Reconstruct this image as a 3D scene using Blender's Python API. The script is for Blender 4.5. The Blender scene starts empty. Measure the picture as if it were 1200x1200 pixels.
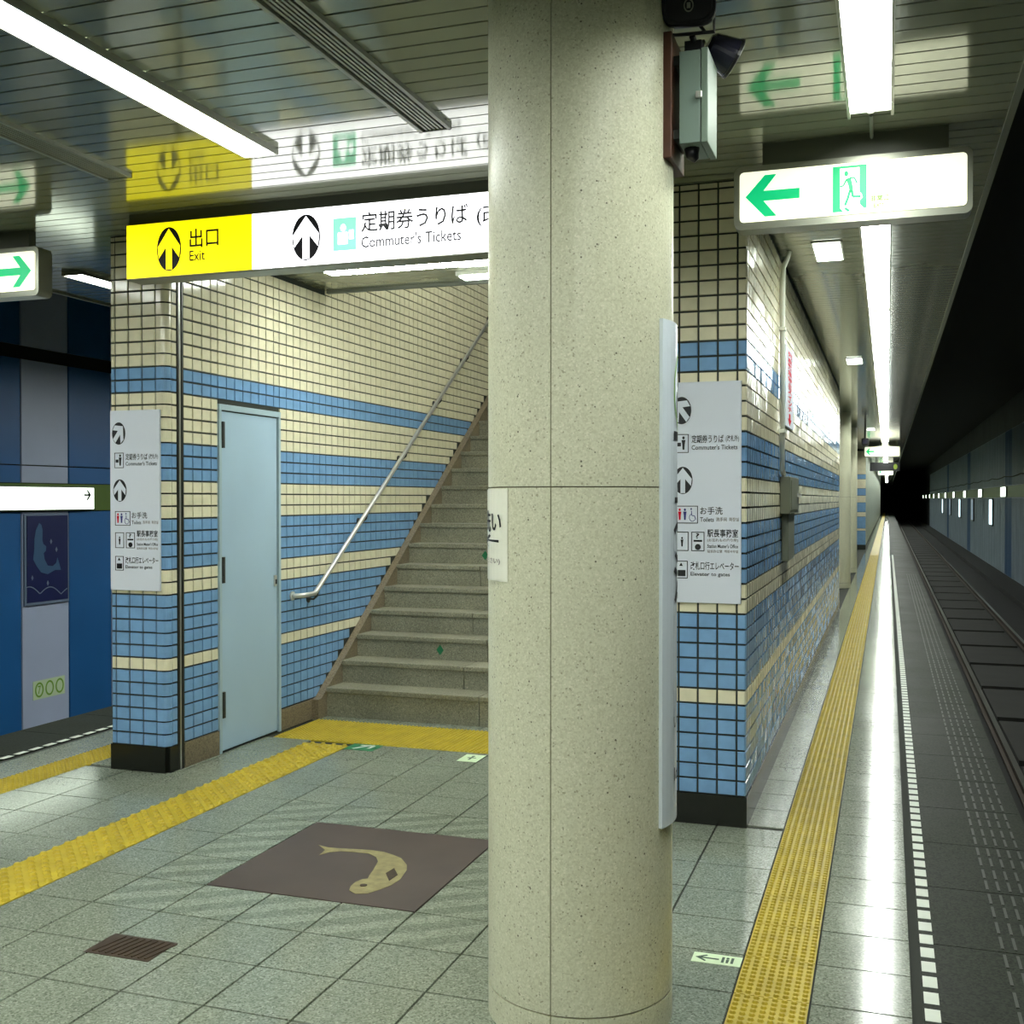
import bpy, bmesh, math, random
from mathutils import Vector, Matrix, Euler
random.seed(7)
sc = bpy.context.scene
COL = sc.collection
R = math.radians

# ------------------------------------------------------------------ camera
HC, YAW, PIT, FPX = 1.75, R(18.74), R(.68), 1297.0
cam = bpy.data.cameras.new('camera'); cam.sensor_width = 36; cam.lens = FPX / 1200 * 36
cam.clip_start = .05; cam.clip_end = 400
camo = bpy.data.objects.new('camera', cam); COL.objects.link(camo)
camo.location = (0, 0, HC); camo.rotation_euler = (R(90) - PIT, 0, YAW)
sc.camera = camo
# ------------------------------------------------------------------ world, exposure
w = bpy.data.worlds.new('world'); sc.world = w; w.use_nodes = True
w.node_tree.nodes['Background'].inputs[0].default_value = (.6, .75, .7, 1)
w.node_tree.nodes['Background'].inputs[1].default_value = .004
sc.view_settings.view_transform = 'Standard'; sc.view_settings.look = 'None'
sc.view_settings.exposure = 0.0; sc.view_settings.gamma = 1.0
sc.view_settings.use_curve_mapping = False
LAMP = 47.0          # radiance of the fluorescent diffusers
# ------------------------------------------------------------------ pixel -> place (photo pixels give a direction, a plane gives the distance)
_r = Vector((math.cos(YAW), math.sin(YAW), 0)); _f = Vector((-math.sin(YAW), math.cos(YAW), 0)); _u = Vector((0, 0, 1))
FW = _f * math.cos(PIT) - _u * math.sin(PIT); UP = _u * math.cos(PIT) + _f * math.sin(PIT)
CAM = Vector((0, 0, HC))
def ray(x, y): return _r * ((x - 600) / FPX) - UP * ((y - 600) / FPX) + FW
def onZ(x, y, z=0.): d = ray(x, y); return CAM + d * ((z - HC) / d.z)
def onX(x, y, X): d = ray(x, y); return CAM + d * (X / d.x)
def onY(x, y, Y): d = ray(x, y); return CAM + d * (Y / d.y)
def inview(p, m=40):
    v = Vector(p) - CAM; d = v.dot(FW)
    if d < .3: return False
    x = 600 + FPX * v.dot(_r) / d; y = 600 - FPX * v.dot(UP) / d
    return -m < x < 1200 + m and -m < y < 1200 + m

# ------------------------------------------------------------------ materials
def lin(c):
    return tuple(((v / 255) / 12.92 if v / 255 <= .04045 else ((v / 255 + .055) / 1.055) ** 2.4) for v in c)
MATS = {}
def M(name, rgb, rough=.5, metal=0., spec=.5, var=0., vscale=3., bump=0., bscale=60., coat=0., rvar=0.):
    m = bpy.data.materials.new(name); m.use_nodes = True; nt = m.node_tree; N = nt.nodes; L = nt.links
    b = N['Principled BSDF']; c = lin(rgb) + (1,)
    b.inputs['Base Color'].default_value = c; b.inputs['Roughness'].default_value = rough
    b.inputs['Metallic'].default_value = metal; b.inputs['Specular IOR Level'].default_value = spec
    b.inputs['Coat Weight'].default_value = coat; b.inputs['Coat Roughness'].default_value = .06
    if var or bump or rvar:
        g = N.new('ShaderNodeNewGeometry')
    if var or rvar:
        n = N.new('ShaderNodeTexNoise'); n.inputs['Scale'].default_value = vscale; n.inputs['Detail'].default_value = 5
        L.new(g.outputs['Position'], n.inputs['Vector'])
    if var:
        mp = N.new('ShaderNodeMapRange'); mp.inputs['From Min'].default_value = .3; mp.inputs['From Max'].default_value = .7
        mp.inputs['To Min'].default_value = 1 - var; mp.inputs['To Max'].default_value = 1 + var
        L.new(n.outputs['Fac'], mp.inputs['Value'])
        mx = N.new('ShaderNodeMix'); mx.data_type = 'RGBA'; mx.blend_type = 'MULTIPLY'; mx.inputs[0].default_value = 1
        mx.inputs[6].default_value = c; L.new(mp.outputs[0], mx.inputs[7]); L.new(mx.outputs[2], b.inputs['Base Color'])
    if rvar:
        mr = N.new('ShaderNodeMapRange'); mr.inputs['From Min'].default_value = .3; mr.inputs['From Max'].default_value = .7
        mr.inputs['To Min'].default_value = max(.02, rough - rvar); mr.inputs['To Max'].default_value = rough + rvar
        L.new(n.outputs['Fac'], mr.inputs['Value']); L.new(mr.outputs[0], b.inputs['Roughness'])
    if bump:
        n2 = N.new('ShaderNodeTexNoise'); n2.inputs['Scale'].default_value = bscale; n2.inputs['Detail'].default_value = 3
        L.new(g.outputs['Position'], n2.inputs['Vector'])
        bp = N.new('ShaderNodeBump'); bp.inputs['Strength'].default_value = bump; bp.inputs['Distance'].default_value = .01
        L.new(n2.outputs['Fac'], bp.inputs['Height']); L.new(bp.outputs[0], b.inputs['Normal'])
    MATS[name] = m
    return m
def ME(name, rgb, strength, gloss=False):
    m = bpy.data.materials.new(name); m.use_nodes = True; b = m.node_tree.nodes['Principled BSDF']
    c = lin(rgb) + (1,)
    b.inputs['Base Color'].default_value = c; b.inputs['Emission Color'].default_value = c
    b.inputs['Emission Strength'].default_value = strength; b.inputs['Roughness'].default_value = .4
    MATS[name] = m; return m
def terrazzo(name, cols, scale, rough, bigscale=2.2, bigvar=.1, spec=.5, dark=None, stripes=False, rvar=.06):
    """stone chips: voronoi cells coloured from a ramp, over a slow mottling"""
    m = bpy.data.materials.new(name); m.use_nodes = True; nt = m.node_tree; N = nt.nodes; L = nt.links
    b = N['Principled BSDF']; b.inputs['Specular IOR Level'].default_value = spec
    g = N.new('ShaderNodeNewGeometry')
    v = N.new('ShaderNodeTexVoronoi'); v.inputs['Scale'].default_value = scale
    L.new(g.outputs['Position'], v.inputs['Vector'])
    sp = N.new('ShaderNodeSeparateColor'); L.new(v.outputs['Color'], sp.inputs[0])
    r = N.new('ShaderNodeValToRGB'); r.color_ramp.interpolation = 'CONSTANT'
    e = r.color_ramp.elements
    while len(e) < len(cols): e.new(.5)
    for k, (p, c) in enumerate(cols): e[k].position = p; e[k].color = lin(c) + (1,)
    L.new(sp.outputs[0], r.inputs[0]); out = r.outputs[0]
    if dark:
        v2 = N.new('ShaderNodeTexVoronoi'); v2.inputs['Scale'].default_value = dark[0]; v2.inputs['Randomness'].default_value = 1
        L.new(g.outputs['Position'], v2.inputs['Vector'])
        s2 = N.new('ShaderNodeSeparateColor'); L.new(v2.outputs['Color'], s2.inputs[0])
        lt = N.new('ShaderNodeMath'); lt.operation = 'MULTIPLY_ADD'; lt.inputs[1].default_value = dark[1]; lt.inputs[2].default_value = dark[2]
        L.new(s2.outputs[1], lt.inputs[0])
        cmp = N.new('ShaderNodeMath'); cmp.operation = 'LESS_THAN'; L.new(v2.outputs['Distance'], cmp.inputs[0]); L.new(lt.outputs[0], cmp.inputs[1])
        mk = N.new('ShaderNodeMix'); mk.data_type = 'RGBA'; L.new(cmp.outputs[0], mk.inputs[0]); L.new(out, mk.inputs[6])
        mk.inputs[7].default_value = lin(dark[3]) + (1,); out = mk.outputs[2]
    n = N.new('ShaderNodeTexNoise'); n.inputs['Scale'].default_value = bigscale; n.inputs['Detail'].default_value = 4
    L.new(g.outputs['Position'], n.inputs['Vector'])
    mp = N.new('ShaderNodeMapRange'); mp.inputs['From Min'].default_value = .3; mp.inputs['From Max'].default_value = .7
    mp.inputs['To Min'].default_value = 1 - bigvar; mp.inputs['To Max'].default_value = 1 + bigvar
    L.new(n.outputs['Fac'], mp.inputs['Value'])
    mx = N.new('ShaderNodeMix'); mx.data_type = 'RGBA'; mx.blend_type = 'MULTIPLY'; mx.inputs[0].default_value = 1
    L.new(out, mx.inputs[6]); L.new(mp.outputs[0], mx.inputs[7]); out = mx.outputs[2]
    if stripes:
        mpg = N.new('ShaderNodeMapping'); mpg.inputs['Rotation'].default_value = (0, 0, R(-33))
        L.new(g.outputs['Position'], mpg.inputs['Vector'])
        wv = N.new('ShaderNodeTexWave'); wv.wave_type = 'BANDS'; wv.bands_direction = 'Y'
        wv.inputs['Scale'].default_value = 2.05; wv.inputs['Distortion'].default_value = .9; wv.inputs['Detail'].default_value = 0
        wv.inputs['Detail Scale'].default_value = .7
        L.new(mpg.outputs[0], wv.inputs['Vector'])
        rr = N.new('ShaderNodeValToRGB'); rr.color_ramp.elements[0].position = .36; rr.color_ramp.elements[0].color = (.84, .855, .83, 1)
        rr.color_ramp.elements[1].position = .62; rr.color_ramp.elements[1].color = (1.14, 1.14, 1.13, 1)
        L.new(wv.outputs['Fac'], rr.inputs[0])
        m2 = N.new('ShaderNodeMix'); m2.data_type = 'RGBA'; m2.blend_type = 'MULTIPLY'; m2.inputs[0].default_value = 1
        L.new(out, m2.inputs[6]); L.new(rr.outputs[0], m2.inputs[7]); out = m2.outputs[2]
    L.new(out, b.inputs['Base Color'])
    mr = N.new('ShaderNodeMapRange'); mr.inputs['From Min'].default_value = .3; mr.inputs['From Max'].default_value = .7
    mr.inputs['To Min'].default_value = rough - rvar; mr.inputs['To Max'].default_value = rough + rvar
    L.new(n.outputs['Fac'], mr.inputs['Value']); L.new(mr.outputs[0], b.inputs['Roughness'])
    MATS[name] = m; return m

FLC = [(0, (115, 122, 106)), (.3, (128, 135, 119)), (.62, (138, 145, 129)), (.88, (99, 105, 90)), (.95, (153, 159, 143))]
terrazzo('floor_terrazzo', FLC, 150, .125, bigvar=.06, spec=.36, rvar=.01)
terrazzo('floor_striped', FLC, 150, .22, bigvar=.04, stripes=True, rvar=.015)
terrazzo('column_granite', [(0, (206, 206, 178)), (.35, (213, 213, 186)), (.7, (199, 198, 169)), (.92, (222, 220, 196)), (.98, (168, 166, 138))], 190, .34, 1.6, .03, spec=.35,
         dark=(62, 1.0, -.78, (112, 110, 90)), rvar=.02)
terrazzo('edge_slab_stone', [(0, (46, 50, 42)), (.4, (53, 57, 48)), (.8, (37, 41, 34))], 120, .55, 1.3, .25, spec=.07)
M('groove_strip', (56, 59, 50), .5)
terrazzo('stair_stone', [(0, (128, 126, 106)), (.4, (140, 138, 118)), (.75, (112, 110, 92)), (.93, (156, 152, 132))], 140, .5, 2.5, .14)
terrazzo('skirt_stone', [(0, (122, 110, 88)), (.4, (134, 122, 99)), (.8, (106, 96, 76))], 130, .4, 2, .12)
M('grout', (44, 49, 42), .85)
M('joint_seal', (132, 126, 100), .7)
M('floor_grout', (40, 44, 36), .85)
M('tile_beige', (228, 222, 192), .13, var=.06, vscale=11, spec=.34)
M('tile_blue', (122, 163, 204), .13, var=.08, vscale=11, spec=.34)
M('black_granite', (24, 26, 22), .25, var=.2, vscale=30)
M('ceiling_metal', (158, 163, 142), .1, metal=.3, spec=.8, var=.04, vscale=1.4)
M('ceiling_gap', (26, 28, 24), .8)
M('plenum', (20, 22, 20), .9)
M('frame_metal', (150, 152, 138), .35, metal=.6)
M('steel', (222, 222, 214), .3, metal=.75)
M('dark_metal', (58, 60, 54), .4, metal=.5)
M('grey_paint', (120, 124, 112), .5)
M('sign_rail', (96, 98, 86), .5)
M('vent_metal', (150, 154, 138), .45, metal=.3)
M('vent_dark', (36, 38, 32), .7)
M('door_paint', (170, 196, 214), .42, var=.03, vscale=2)
M('door_frame', (168, 190, 198), .4)
M('yellow_tactile', (178, 157, 32), .5, var=.12, vscale=9)
M('white_paint', (212, 218, 204), .5, var=.05, vscale=14)
M('plaque_brown', (74, 61, 54), .45, var=.12, vscale=4)
M('brass_inlay', (150, 140, 96), .45, metal=.25, var=.22, vscale=22)
M('bronze', (70, 56, 42), .5, metal=.5, var=.2, vscale=18)
M('sign_white', (214, 220, 230), .75, spec=.08)
M('paper', (236, 236, 218), .2, spec=.5)
M('board_white', (222, 232, 240), .25)
M('print_black', (18, 20, 24), .5)
M('print_navy', (40, 44, 120), .5)
M('print_red', (206, 30, 50), .8, spec=.05)
M('print_green', (120, 170, 50), .5)
M('print_brown', (120, 112, 104), .5)
M('wood_red', (78, 44, 26), .5, var=.12, vscale=20)
M('box_grey', (118, 136, 126), .42)
M('box_light', (112, 130, 115), .42)
M('plastic_black', (20, 20, 24), .35)
M('speaker_blue', (44, 44, 62), .25)
M('pipe_paint', (214, 216, 204), .4)
M('switch_box', (112, 116, 98), .45)
M('green_sticker', (22, 110, 66), .45)
M('glow_sticker', (206, 226, 186), .45)
M('print_darkgreen', (20, 60, 30), .5)
M('panel_blue', (36, 98, 158), .35, var=.08, vscale=1.2)
M('panel_white', (178, 190, 216), .35, var=.05, vscale=1.2)
M('panel_grey', (158, 172, 182), .4, var=.12, vscale=.8)
M('panel_navy', (84, 112, 146), .35)
M('band_green', (84, 112, 30), .5)
M('concrete_dark', (66, 70, 70), .85, var=.2, vscale=.7)
M('trackbed', (20, 21, 18), .9, var=.25, vscale=1.5)
M('sleeper', (34, 34, 29), .85, var=.2, vscale=3)
M('rail_steel', (150, 150, 140), .3, metal=.9)
M('rail_side', (60, 50, 40), .8)
M('poster_navy', (22, 32, 84), .4)
M('poster_blue', (62, 96, 132), .4)
M('poster_line', (112, 128, 150), .4)
M('cable', (14, 14, 16), .7)
M('far_wall', (168, 176, 160), .45, var=.1, vscale=2)
ME('lamp', (249, 255, 248), LAMP)
ME('lamp_row', (249, 255, 248), LAMP * .78)
ME('lamp_small', (245, 255, 240), 8.)
ME('sign_lit_white', (250, 250, 255), 3.0)
ME('sign_lit_yellow', (255, 240, 6), 1.25)
ME('sign_lit_cream', (252, 252, 226), 1.0)
ME('sign_lit_green', (0, 190, 118), .85)
ME('sign_lit_mint', (140, 236, 196), 1.05)
ME('sign_lit_black', (20, 18, 28), .0)
ME('board_led', (120, 140, 40), .5)
ME('nameplate', (240, 255, 236), 3.2)
ME('lightbox', (210, 240, 250), 2.2)
ME('lightbox_dim', (150, 170, 190), .35)  # weak emission makes the darker boxes glow a little

# ------------------------------------------------------------------ mesh helpers
class MB:
    def __init__(s): s.v = []; s.f = []; s.m = []
    def quad(s, a, b, c, d, mi=0):
        n = len(s.v); s.v += [a, b, c, d]; s.f.append((n, n + 1, n + 2, n + 3)); s.m.append(mi)
    def poly(s, pts, mi=0):
        n = len(s.v); s.v += list(pts); s.f.append(tuple(range(n, n + len(pts)))); s.m.append(mi)
    def hexa(s, p, mi=0):      # 8 points: bottom 0-3 ccw from above, top 4-7
        n = len(s.v); s.v += [tuple(q) for q in p]
        for q in ((3, 2, 1, 0), (4, 5, 6, 7), (0, 1, 5, 4), (1, 2, 6, 5), (2, 3, 7, 6), (3, 0, 4, 7)):
            s.f.append(tuple(n + k for k in q)); s.m.append(mi)
        return s
    def box(s, x0, x1, y0, y1, z0, z1, mi=0):
        return s.hexa([(x0, y0, z0), (x1, y0, z0), (x1, y1, z0), (x0, y1, z0), (x0, y0, z1), (x1, y0, z1), (x1, y1, z1), (x0, y1, z1)], mi)
    def prism(s, bot, top, mi=0):
        n = len(s.v); k = len(bot); s.v += [tuple(q) for q in bot] + [tuple(q) for q in top]
        s.f.append(tuple(n + i for i in reversed(range(k)))); s.f.append(tuple(n + k + i for i in range(k))); s.m += [mi, mi]
        for i in range(k):
            j = (i + 1) % k; s.f.append((n + i, n + j, n + k + j, n + k + i)); s.m.append(mi)
        return s
    def tube(s, pts, r, seg=10, mi=0, cap=True):
        pts = [Vector(p) for p in pts]; n0 = len(s.v); up = None
        rr = r if isinstance(r, (list, tuple)) else [r] * len(pts)
        for i, p in enumerate(pts):
            t = (pts[min(i + 1, len(pts) - 1)] - pts[max(i - 1, 0)]).normalized()
            if up is None: up = Vector((0, 0, 1)) if abs(t.z) < .9 else Vector((1, 0, 0))
            a = t.cross(up).normalized(); b = a.cross(t).normalized(); up = b
            for k in range(seg):
                th = 2 * math.pi * k / seg; q = p + a * (math.cos(th) * rr[i]) + b * (math.sin(th) * rr[i]); s.v.append(tuple(q))
        for i in range(len(pts) - 1):
            for k in range(seg):
                a0 = n0 + i * seg + k; a1 = n0 + i * seg + (k + 1) % seg
                s.f.append((a0, a0 + seg, a1 + seg, a1)); s.m.append(mi)
        if cap:
            s.f.append(tuple(n0 + k for k in range(seg))); s.m.append(mi)
            e = n0 + (len(pts) - 1) * seg; s.f.append(tuple(e + k for k in reversed(range(seg)))); s.m.append(mi)
        return s
    def mesh(s, name, mats, smooth=False):
        me = bpy.data.meshes.new(name); me.from_pydata([tuple(v) for v in s.v], [], s.f)
        for m in (mats if isinstance(mats, (list, tuple)) else [mats]): me.materials.append(MATS[m])
        me.polygons.foreach_set('material_index', s.m)
        if smooth: me.polygons.foreach_set('use_smooth', [True] * len(s.f))
        me.update()
        bm = bmesh.new(); bm.from_mesh(me); bmesh.ops.recalc_face_normals(bm, faces=bm.faces); bm.to_mesh(me); bm.free()
        return me
    def build(s, name, mats, parent=None, smooth=False, bevel=0):
        o = bpy.data.objects.new(name, s.mesh(name, mats, smooth)); COL.objects.link(o)
        if parent: adopt(o, parent)
        if bevel:
            b = o.modifiers.new('bevel', 'BEVEL'); b.width = bevel; b.segments = 2; b.limit_method = 'ANGLE'
        return o
WL = {}
def adopt(o, p):
    o.parent = p; o.matrix_parent_inverse = Matrix.Translation(-WL.get(p.name, Vector()))
def place(me, name, loc, rot=(0, 0, 0), parent=None):
    o = bpy.data.objects.new(name, me); COL.objects.link(o); o.location = loc; o.rotation_euler = rot
    if parent: adopt(o, parent)
    return o
def thing(name, label, cat, loc=(0, 0, 0), group=None):
    o = bpy.data.objects.new(name, None); COL.objects.link(o); o.empty_display_size = .1
    o.location = loc; WL[o.name] = Vector(loc); tag(o, label, cat, group); return o
def tag(o, label, cat, group=None):
    o['label'] = label; o['category'] = cat
    if group: o['group'] = group
    return o
def struct(o, label=None, cat=None):
    o['kind'] = 'structure'
    if label: o['label'] = label
    if cat: o['category'] = cat
    return o
def stuff(o): o['kind'] = 'stuff'; return o

class Fr:
    """a flat face: origin, right and up as the viewer of the face sees them"""
    def __init__(s, o, ux, uy): s.o = Vector(o); s.x = Vector(ux); s.y = Vector(uy); s.n = s.x.cross(s.y)
    def p(s, x, y, d=0.): return s.o + s.x * x + s.y * y + s.n * d
def fY(x, y, z): return Fr((x, y, z), (1, 0, 0), (0, 0, 1))       # faces -Y
def fX(x, y, z): return Fr((x, y, z), (0, 1, 0), (0, 0, 1))       # faces +X
def fXn(x, y, z): return Fr((x, y, z), (0, -1, 0), (0, 0, 1))     # faces -X
def fZ(x, y, z): return Fr((x, y, z), (1, 0, 0), (0, 1, 0))       # faces up
def flat(name, fr, pts, mat, parent, d=.001, th=.0012):
    mb = MB(); mb.prism([fr.p(a, b, d) for a, b in pts], [fr.p(a, b, d + th) for a, b in pts]); return mb.build(name, mat, parent)
def flats(name, fr, polys, mat, parent, d=.001, th=.0012):
    mb = MB()
    for pts in polys: mb.prism([fr.p(a, b, d) for a, b in pts], [fr.p(a, b, d + th) for a, b in pts])
    return mb.build(name, mat, parent)
def ell(cx, cy, rx, ry, n=28, a0=0, a1=360):
    full = abs(a1 - a0) >= 360
    return [(cx + rx * math.cos(R(a0 + (a1 - a0) * k / (n if full else n - 1))), cy + ry * math.sin(R(a0 + (a1 - a0) * k / (n if full else n - 1)))) for k in range(n)]
def rrect(x0, x1, y0, y1, r, n=5):
    ry = r
    out = []
    for cx, cy, a in ((x1 - r, y0 + ry, -90), (x1 - r, y1 - ry, 0), (x0 + r, y1 - ry, 90), (x0 + r, y0 + ry, 180)):
        out += [(cx + r * math.cos(R(a + 90 * k / n)), cy + ry * math.sin(R(a + 90 * k / n))) for k in range(n + 1)]
    return out
def rect(x0, x1, y0, y1): return [(x0, y0), (x1, y0), (x1, y1), (x0, y1)]
def stroke(pts, wd):
    """polyline with a width, as quads"""
    out = []
    for (ax, ay), (bx, by) in zip(pts, pts[1:]):
        l = math.hypot(bx - ax, by - ay) or 1e-6; nx, ny = -(by - ay) / l * wd / 2, (bx - ax) / l * wd / 2
        out.append([(ax - nx, ay - ny), (bx - nx, by - ny), (bx + nx, by + ny), (ax + nx, ay + ny)])
    return out
def glyphs(s, bold=0.):
    cu = bpy.data.curves.new('glyphs', 'FONT'); cu.body = s; cu.size = 1; cu.resolution_u = 2; cu.offset = bold
    o = bpy.data.objects.new('glyphs', cu); COL.objects.link(o)
    dg = bpy.context.evaluated_depsgraph_get(); me = bpy.data.meshes.new_from_object(o.evaluated_get(dg))
    bpy.data.objects.remove(o); bpy.data.curves.remove(cu)
    v = [(p.co.x, p.co.y) for p in me.vertices]; f = [tuple(p.vertices) for p in me.polygons]; bpy.data.meshes.remove(me)
    x0 = min(p[0] for p in v); x1 = max(p[0] for p in v); y0 = min(p[1] for p in v); y1 = max(p[1] for p in v)
    return [((a - x0) / (x1 - x0), (b - y0) / (y1 - y0)) for a, b in v], f
def text(s, mapper, mat, parent, name='lettering', bold=0.):
    v, f = glyphs(s, bold); me = bpy.data.meshes.new(name); me.from_pydata([tuple(mapper(a, b)) for a, b in v], [], f)
    me.materials.append(MATS[mat]); me.update()
    o = bpy.data.objects.new(name, me); COL.objects.link(o); adopt(o, parent); return o
def textf(s, fr, x0, x1, y0, y1, mat, parent, d=.0022, name='lettering', bold=.012):
    return text(s, lambda a, b: fr.p(x0 + a * (x1 - x0), y0 + b * (y1 - y0), d), mat, parent, name, bold)
ARROW = [(0, .95), (.95, .12), (.87, -.42), (.25, .1), (.25, -.96), (-.25, -.96), (-.25, .1), (-.87, -.42), (-.95, .12)]
def arrow_disc(fr, cx, cy, rx, ry, ang, dark, light, parent, d=.0012):
    flat('arrow_disc', fr, ell(cx, cy, rx, ry, 32), dark, parent, d)
    c, s = math.cos(R(ang)), math.sin(R(ang))
    flat('arrow_symbol', fr, [(cx + rx * .97 * (x * c - y * s), cy + ry * .97 * (x * s + y * c)) for x, y in ARROW], light, parent, d + .0014)

# ------------------------------------------------------------------ plan of the place
XLO, XL, XRI, XR, YF, CZ = -4.76, -4.33, -1.14, -.707, 5.95, 3.44
XEL, XER, CL, CR = -6.19, .69, -6.44, .52
P = .3434
GX = [-4.98 + P * k for k in range(14)]; GX[-1] = -.512          # joints across the platform
GY0 = 3.258
def gy(j): return GY0 + P * j
YMIN, YFAR = -4.0, 150.0

# ================================================================== STRUCTURE: floor
mb = MB(); mb.box(XEL, XER, YMIN, YFAR, -1.1, -.008)
floor = struct(mb.build('floor', 'floor_grout'), 'island platform floor of grey green terrazzo tiles with yellow tactile lines', 'floor')
TH = .02
def tile_mb(w_, l_, h=.008, b=.0012):
    m = MB(); x, y = w_ / 2, l_ / 2
    m.hexa([(-x, -y, -h), (x, -y, -h), (x, y, -h), (-x, y, -h), (-x + b, -y + b, 0), (x - b, -y + b, 0), (x - b, y - b, 0), (-x + b, y - b, 0)])
    return m
cells = []
cols = list(zip(GX, GX[1:])) + [(-.248, .09), (-5.56, -5.225)]
for x0, x1 in cols:
    for j in range(-8, 110):
        y0, y1 = gy(j), gy(j + 1); cx = (x0 + x1) / 2; cy = (y0 + y1) / 2
        a0, a1, b0, b1 = x0, x1, y0, y1
        if abs(x0 - GX[3]) < .01 and y0 < 7.1: continue                      # guide line
        if -2.93 < cx < -1.88 and gy(3) - .01 < y0 < gy(6) - .01: continue   # plaque
        if cy > YF - .1 and XLO < cx < XR or (y1 > YF and x1 > XLO + .01 and x0 < XR - .01):
            if y0 < YF < y1 and not (XL < x0 and x1 < XRI): b1 = min(b1, YF + .01) if not (x0 < XL < x1 or x0 < XRI < x1) else b1
            if y0 >= YF:
                if x1 <= XLO or x0 >= XR: pass
                elif x0 < XLO < x1: a1 = XLO
                elif x0 < XR < x1: a0 = XR
                elif x1 <= XL or x0 >= XRI: continue
                else:
                    a0 = max(a0, XL); a1 = min(a1, XRI)
                    if y0 >= 7.94: continue
                    if y0 < 7.12 < y1: b1 = 7.12
                    elif 7.12 <= y0 and y1 <= 7.8: continue
                    elif y0 < 7.8 < y1: b0 = 7.8
                    b1 = min(b1, 7.96)
        if a1 - a0 < .02 or b1 - b0 < .02: continue
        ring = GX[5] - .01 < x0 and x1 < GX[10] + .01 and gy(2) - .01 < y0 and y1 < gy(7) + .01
        cells.append((a0, a1, b0, b1, ring))
cells.sort(key=lambda c: (not inview(((c[0] + c[1]) / 2, (c[2] + c[3]) / 2, 0), 60), (c[0] + c[1]) ** 2 / 4 + (c[2] + c[3]) ** 2 / 4))
TM = {}
rest = MB(); nt_ = 0
for a0, a1, b0, b1, ring in cells:
    w_, l_ = a1 - a0 - .007, b1 - b0 - .007
    z = random.uniform(-.0004, .0004)
    if nt_ < 295 or ring:
        key = (round(w_, 3), round(l_, 3), ring)
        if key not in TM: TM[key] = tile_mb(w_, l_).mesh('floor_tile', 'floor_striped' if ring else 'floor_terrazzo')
        place(TM[key], 'floor_tile', ((a0 + a1) / 2, (b0 + b1) / 2, z), (random.uniform(-.0006, .0006), random.uniform(-.0006, .0006), 0), floor); nt_ += 1
    else:
        rest.box((a0 + a1) / 2 - w_ / 2, (a0 + a1) / 2 + w_ / 2, (b0 + b1) / 2 - l_ / 2, (b0 + b1) / 2 + l_ / 2, -.008, z)
for x0, x1 in cols:
    if x1 <= XLO + .3 or x0 >= XR - .2: rest.box(x0, x1, gy(110), YFAR, -.008, 0)
stuff(rest.build('floor_tile_field', 'floor_terrazzo', floor))
# tactile blocks with domes
def dome_tile(w_, l_, nx, ny, r, h=.006, stagger=False):
    m = MB(); m.box(-w_ / 2, w_ / 2, -l_ / 2, l_ / 2, -.008, .001)
    for i in range(nx):
        for j in range(ny * (2 if stagger else 1)):
            cx = -w_ / 2 + w_ * (i + .5) / nx; cy = -l_ / 2 + l_ * (j + .5) / ny; n = len(m.v); k = 8
            if stagger: cx = -w_ / 2 + w_ * (i + .25 + .5 * (j % 2)) / nx; cy = -l_ / 2 + l_ * (j + .5) / (2 * ny)
            for q, z in ((1., .001), (.6, .001 + h)):
                for t in range(k): m.v.append((cx + r * q * math.cos(t * math.pi / 4), cy + r * q * math.sin(t * math.pi / 4), z))
            for t in range(k): m.f.append((n + t, n + (t + 1) % k, n + k + (t + 1) % k, n + k + t)); m.m.append(0)
            m.f.append(tuple(n + k + t for t in range(k))); m.m.append(0)
    return m
ta = dome_tile(.258, P - .004, 8, 10, .0118, .008).mesh('tactile_block', 'yellow_tactile')
for j in range(-3, 95): place(ta, 'tactile_block', (-.380, gy(j) + P / 2, 0), (0, 0, 0), floor)
far_t = MB(); far_t.box(-.509, -.251, gy(95), YFAR, -.008, .003)
for j in range(0, 34): place(ta, 'tactile_block', (-5.102, gy(j) + P / 2, 0), (0, 0, 0), floor)
far_t.box(-5.231, -4.973, gy(34), YFAR, -.008, .003); far_t.build('tactile_strip', 'yellow_tactile', floor)
tb = dome_tile(P - .004, P - .004, 4, 4, .0205, .013, True).mesh('tactile_block', 'yellow_tactile')
for j in range(-4, 12):
    y1 = min(gy(j + 1), 7.12)
    if y1 - gy(j) < .2: continue
    place(tb, 'tactile_block', ((GX[3] + GX[4]) / 2, gy(j) + P / 2, 0), (0, 0, 0), floor)
td = dome_tile(P - .004, .336, 11, 11, .0118, .008).mesh('tactile_block', 'yellow_tactile')
xw = XL + .06
while xw < XRI - .1:
    for y0 in (7.12, 7.46): place(td, 'tactile_block', (xw + P / 2, y0 + .17, 0), (0, 0, 0), floor)
    xw += P
# platform edge slabs, white dashes, anti slip grooves
sl = MB().box(-.283, .283, -P + .003, P - .003, -.008, .001).mesh('edge_slab', 'edge_slab_stone')
for k in range(-3, 60):
    y = gy(0) + P * (2 * k + 1)
    place(sl, 'edge_slab', (.405, y, 0), (0, 0, 0), floor)
    if 0 <= k < 14: place(sl, 'edge_slab', (-5.905, y, 0), (0, 0, 0), floor)
mb = MB(); yb = gy(0) + P * 120
mb.box(.122, .688, yb, YFAR, -.008, .001); mb.box(-6.188, -5.622, gy(0) + P * 28, YFAR, -.008, .001); mb.build('edge_slab', 'edge_slab_stone', floor)
ds = MB().box(-.025, .025, -.047, .047, .001, .0022).mesh('white_dash', 'white_paint')
for k in range(250): place(ds, 'white_dash', (.152, 2.2 + .1373 * k, 0), (0, 0, 0), floor)
for k in range(45): place(ds, 'white_dash', (-5.64, 4.6 + .1373 * k, 0), (0, 0, 0), floor)
gr = MB()
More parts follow.
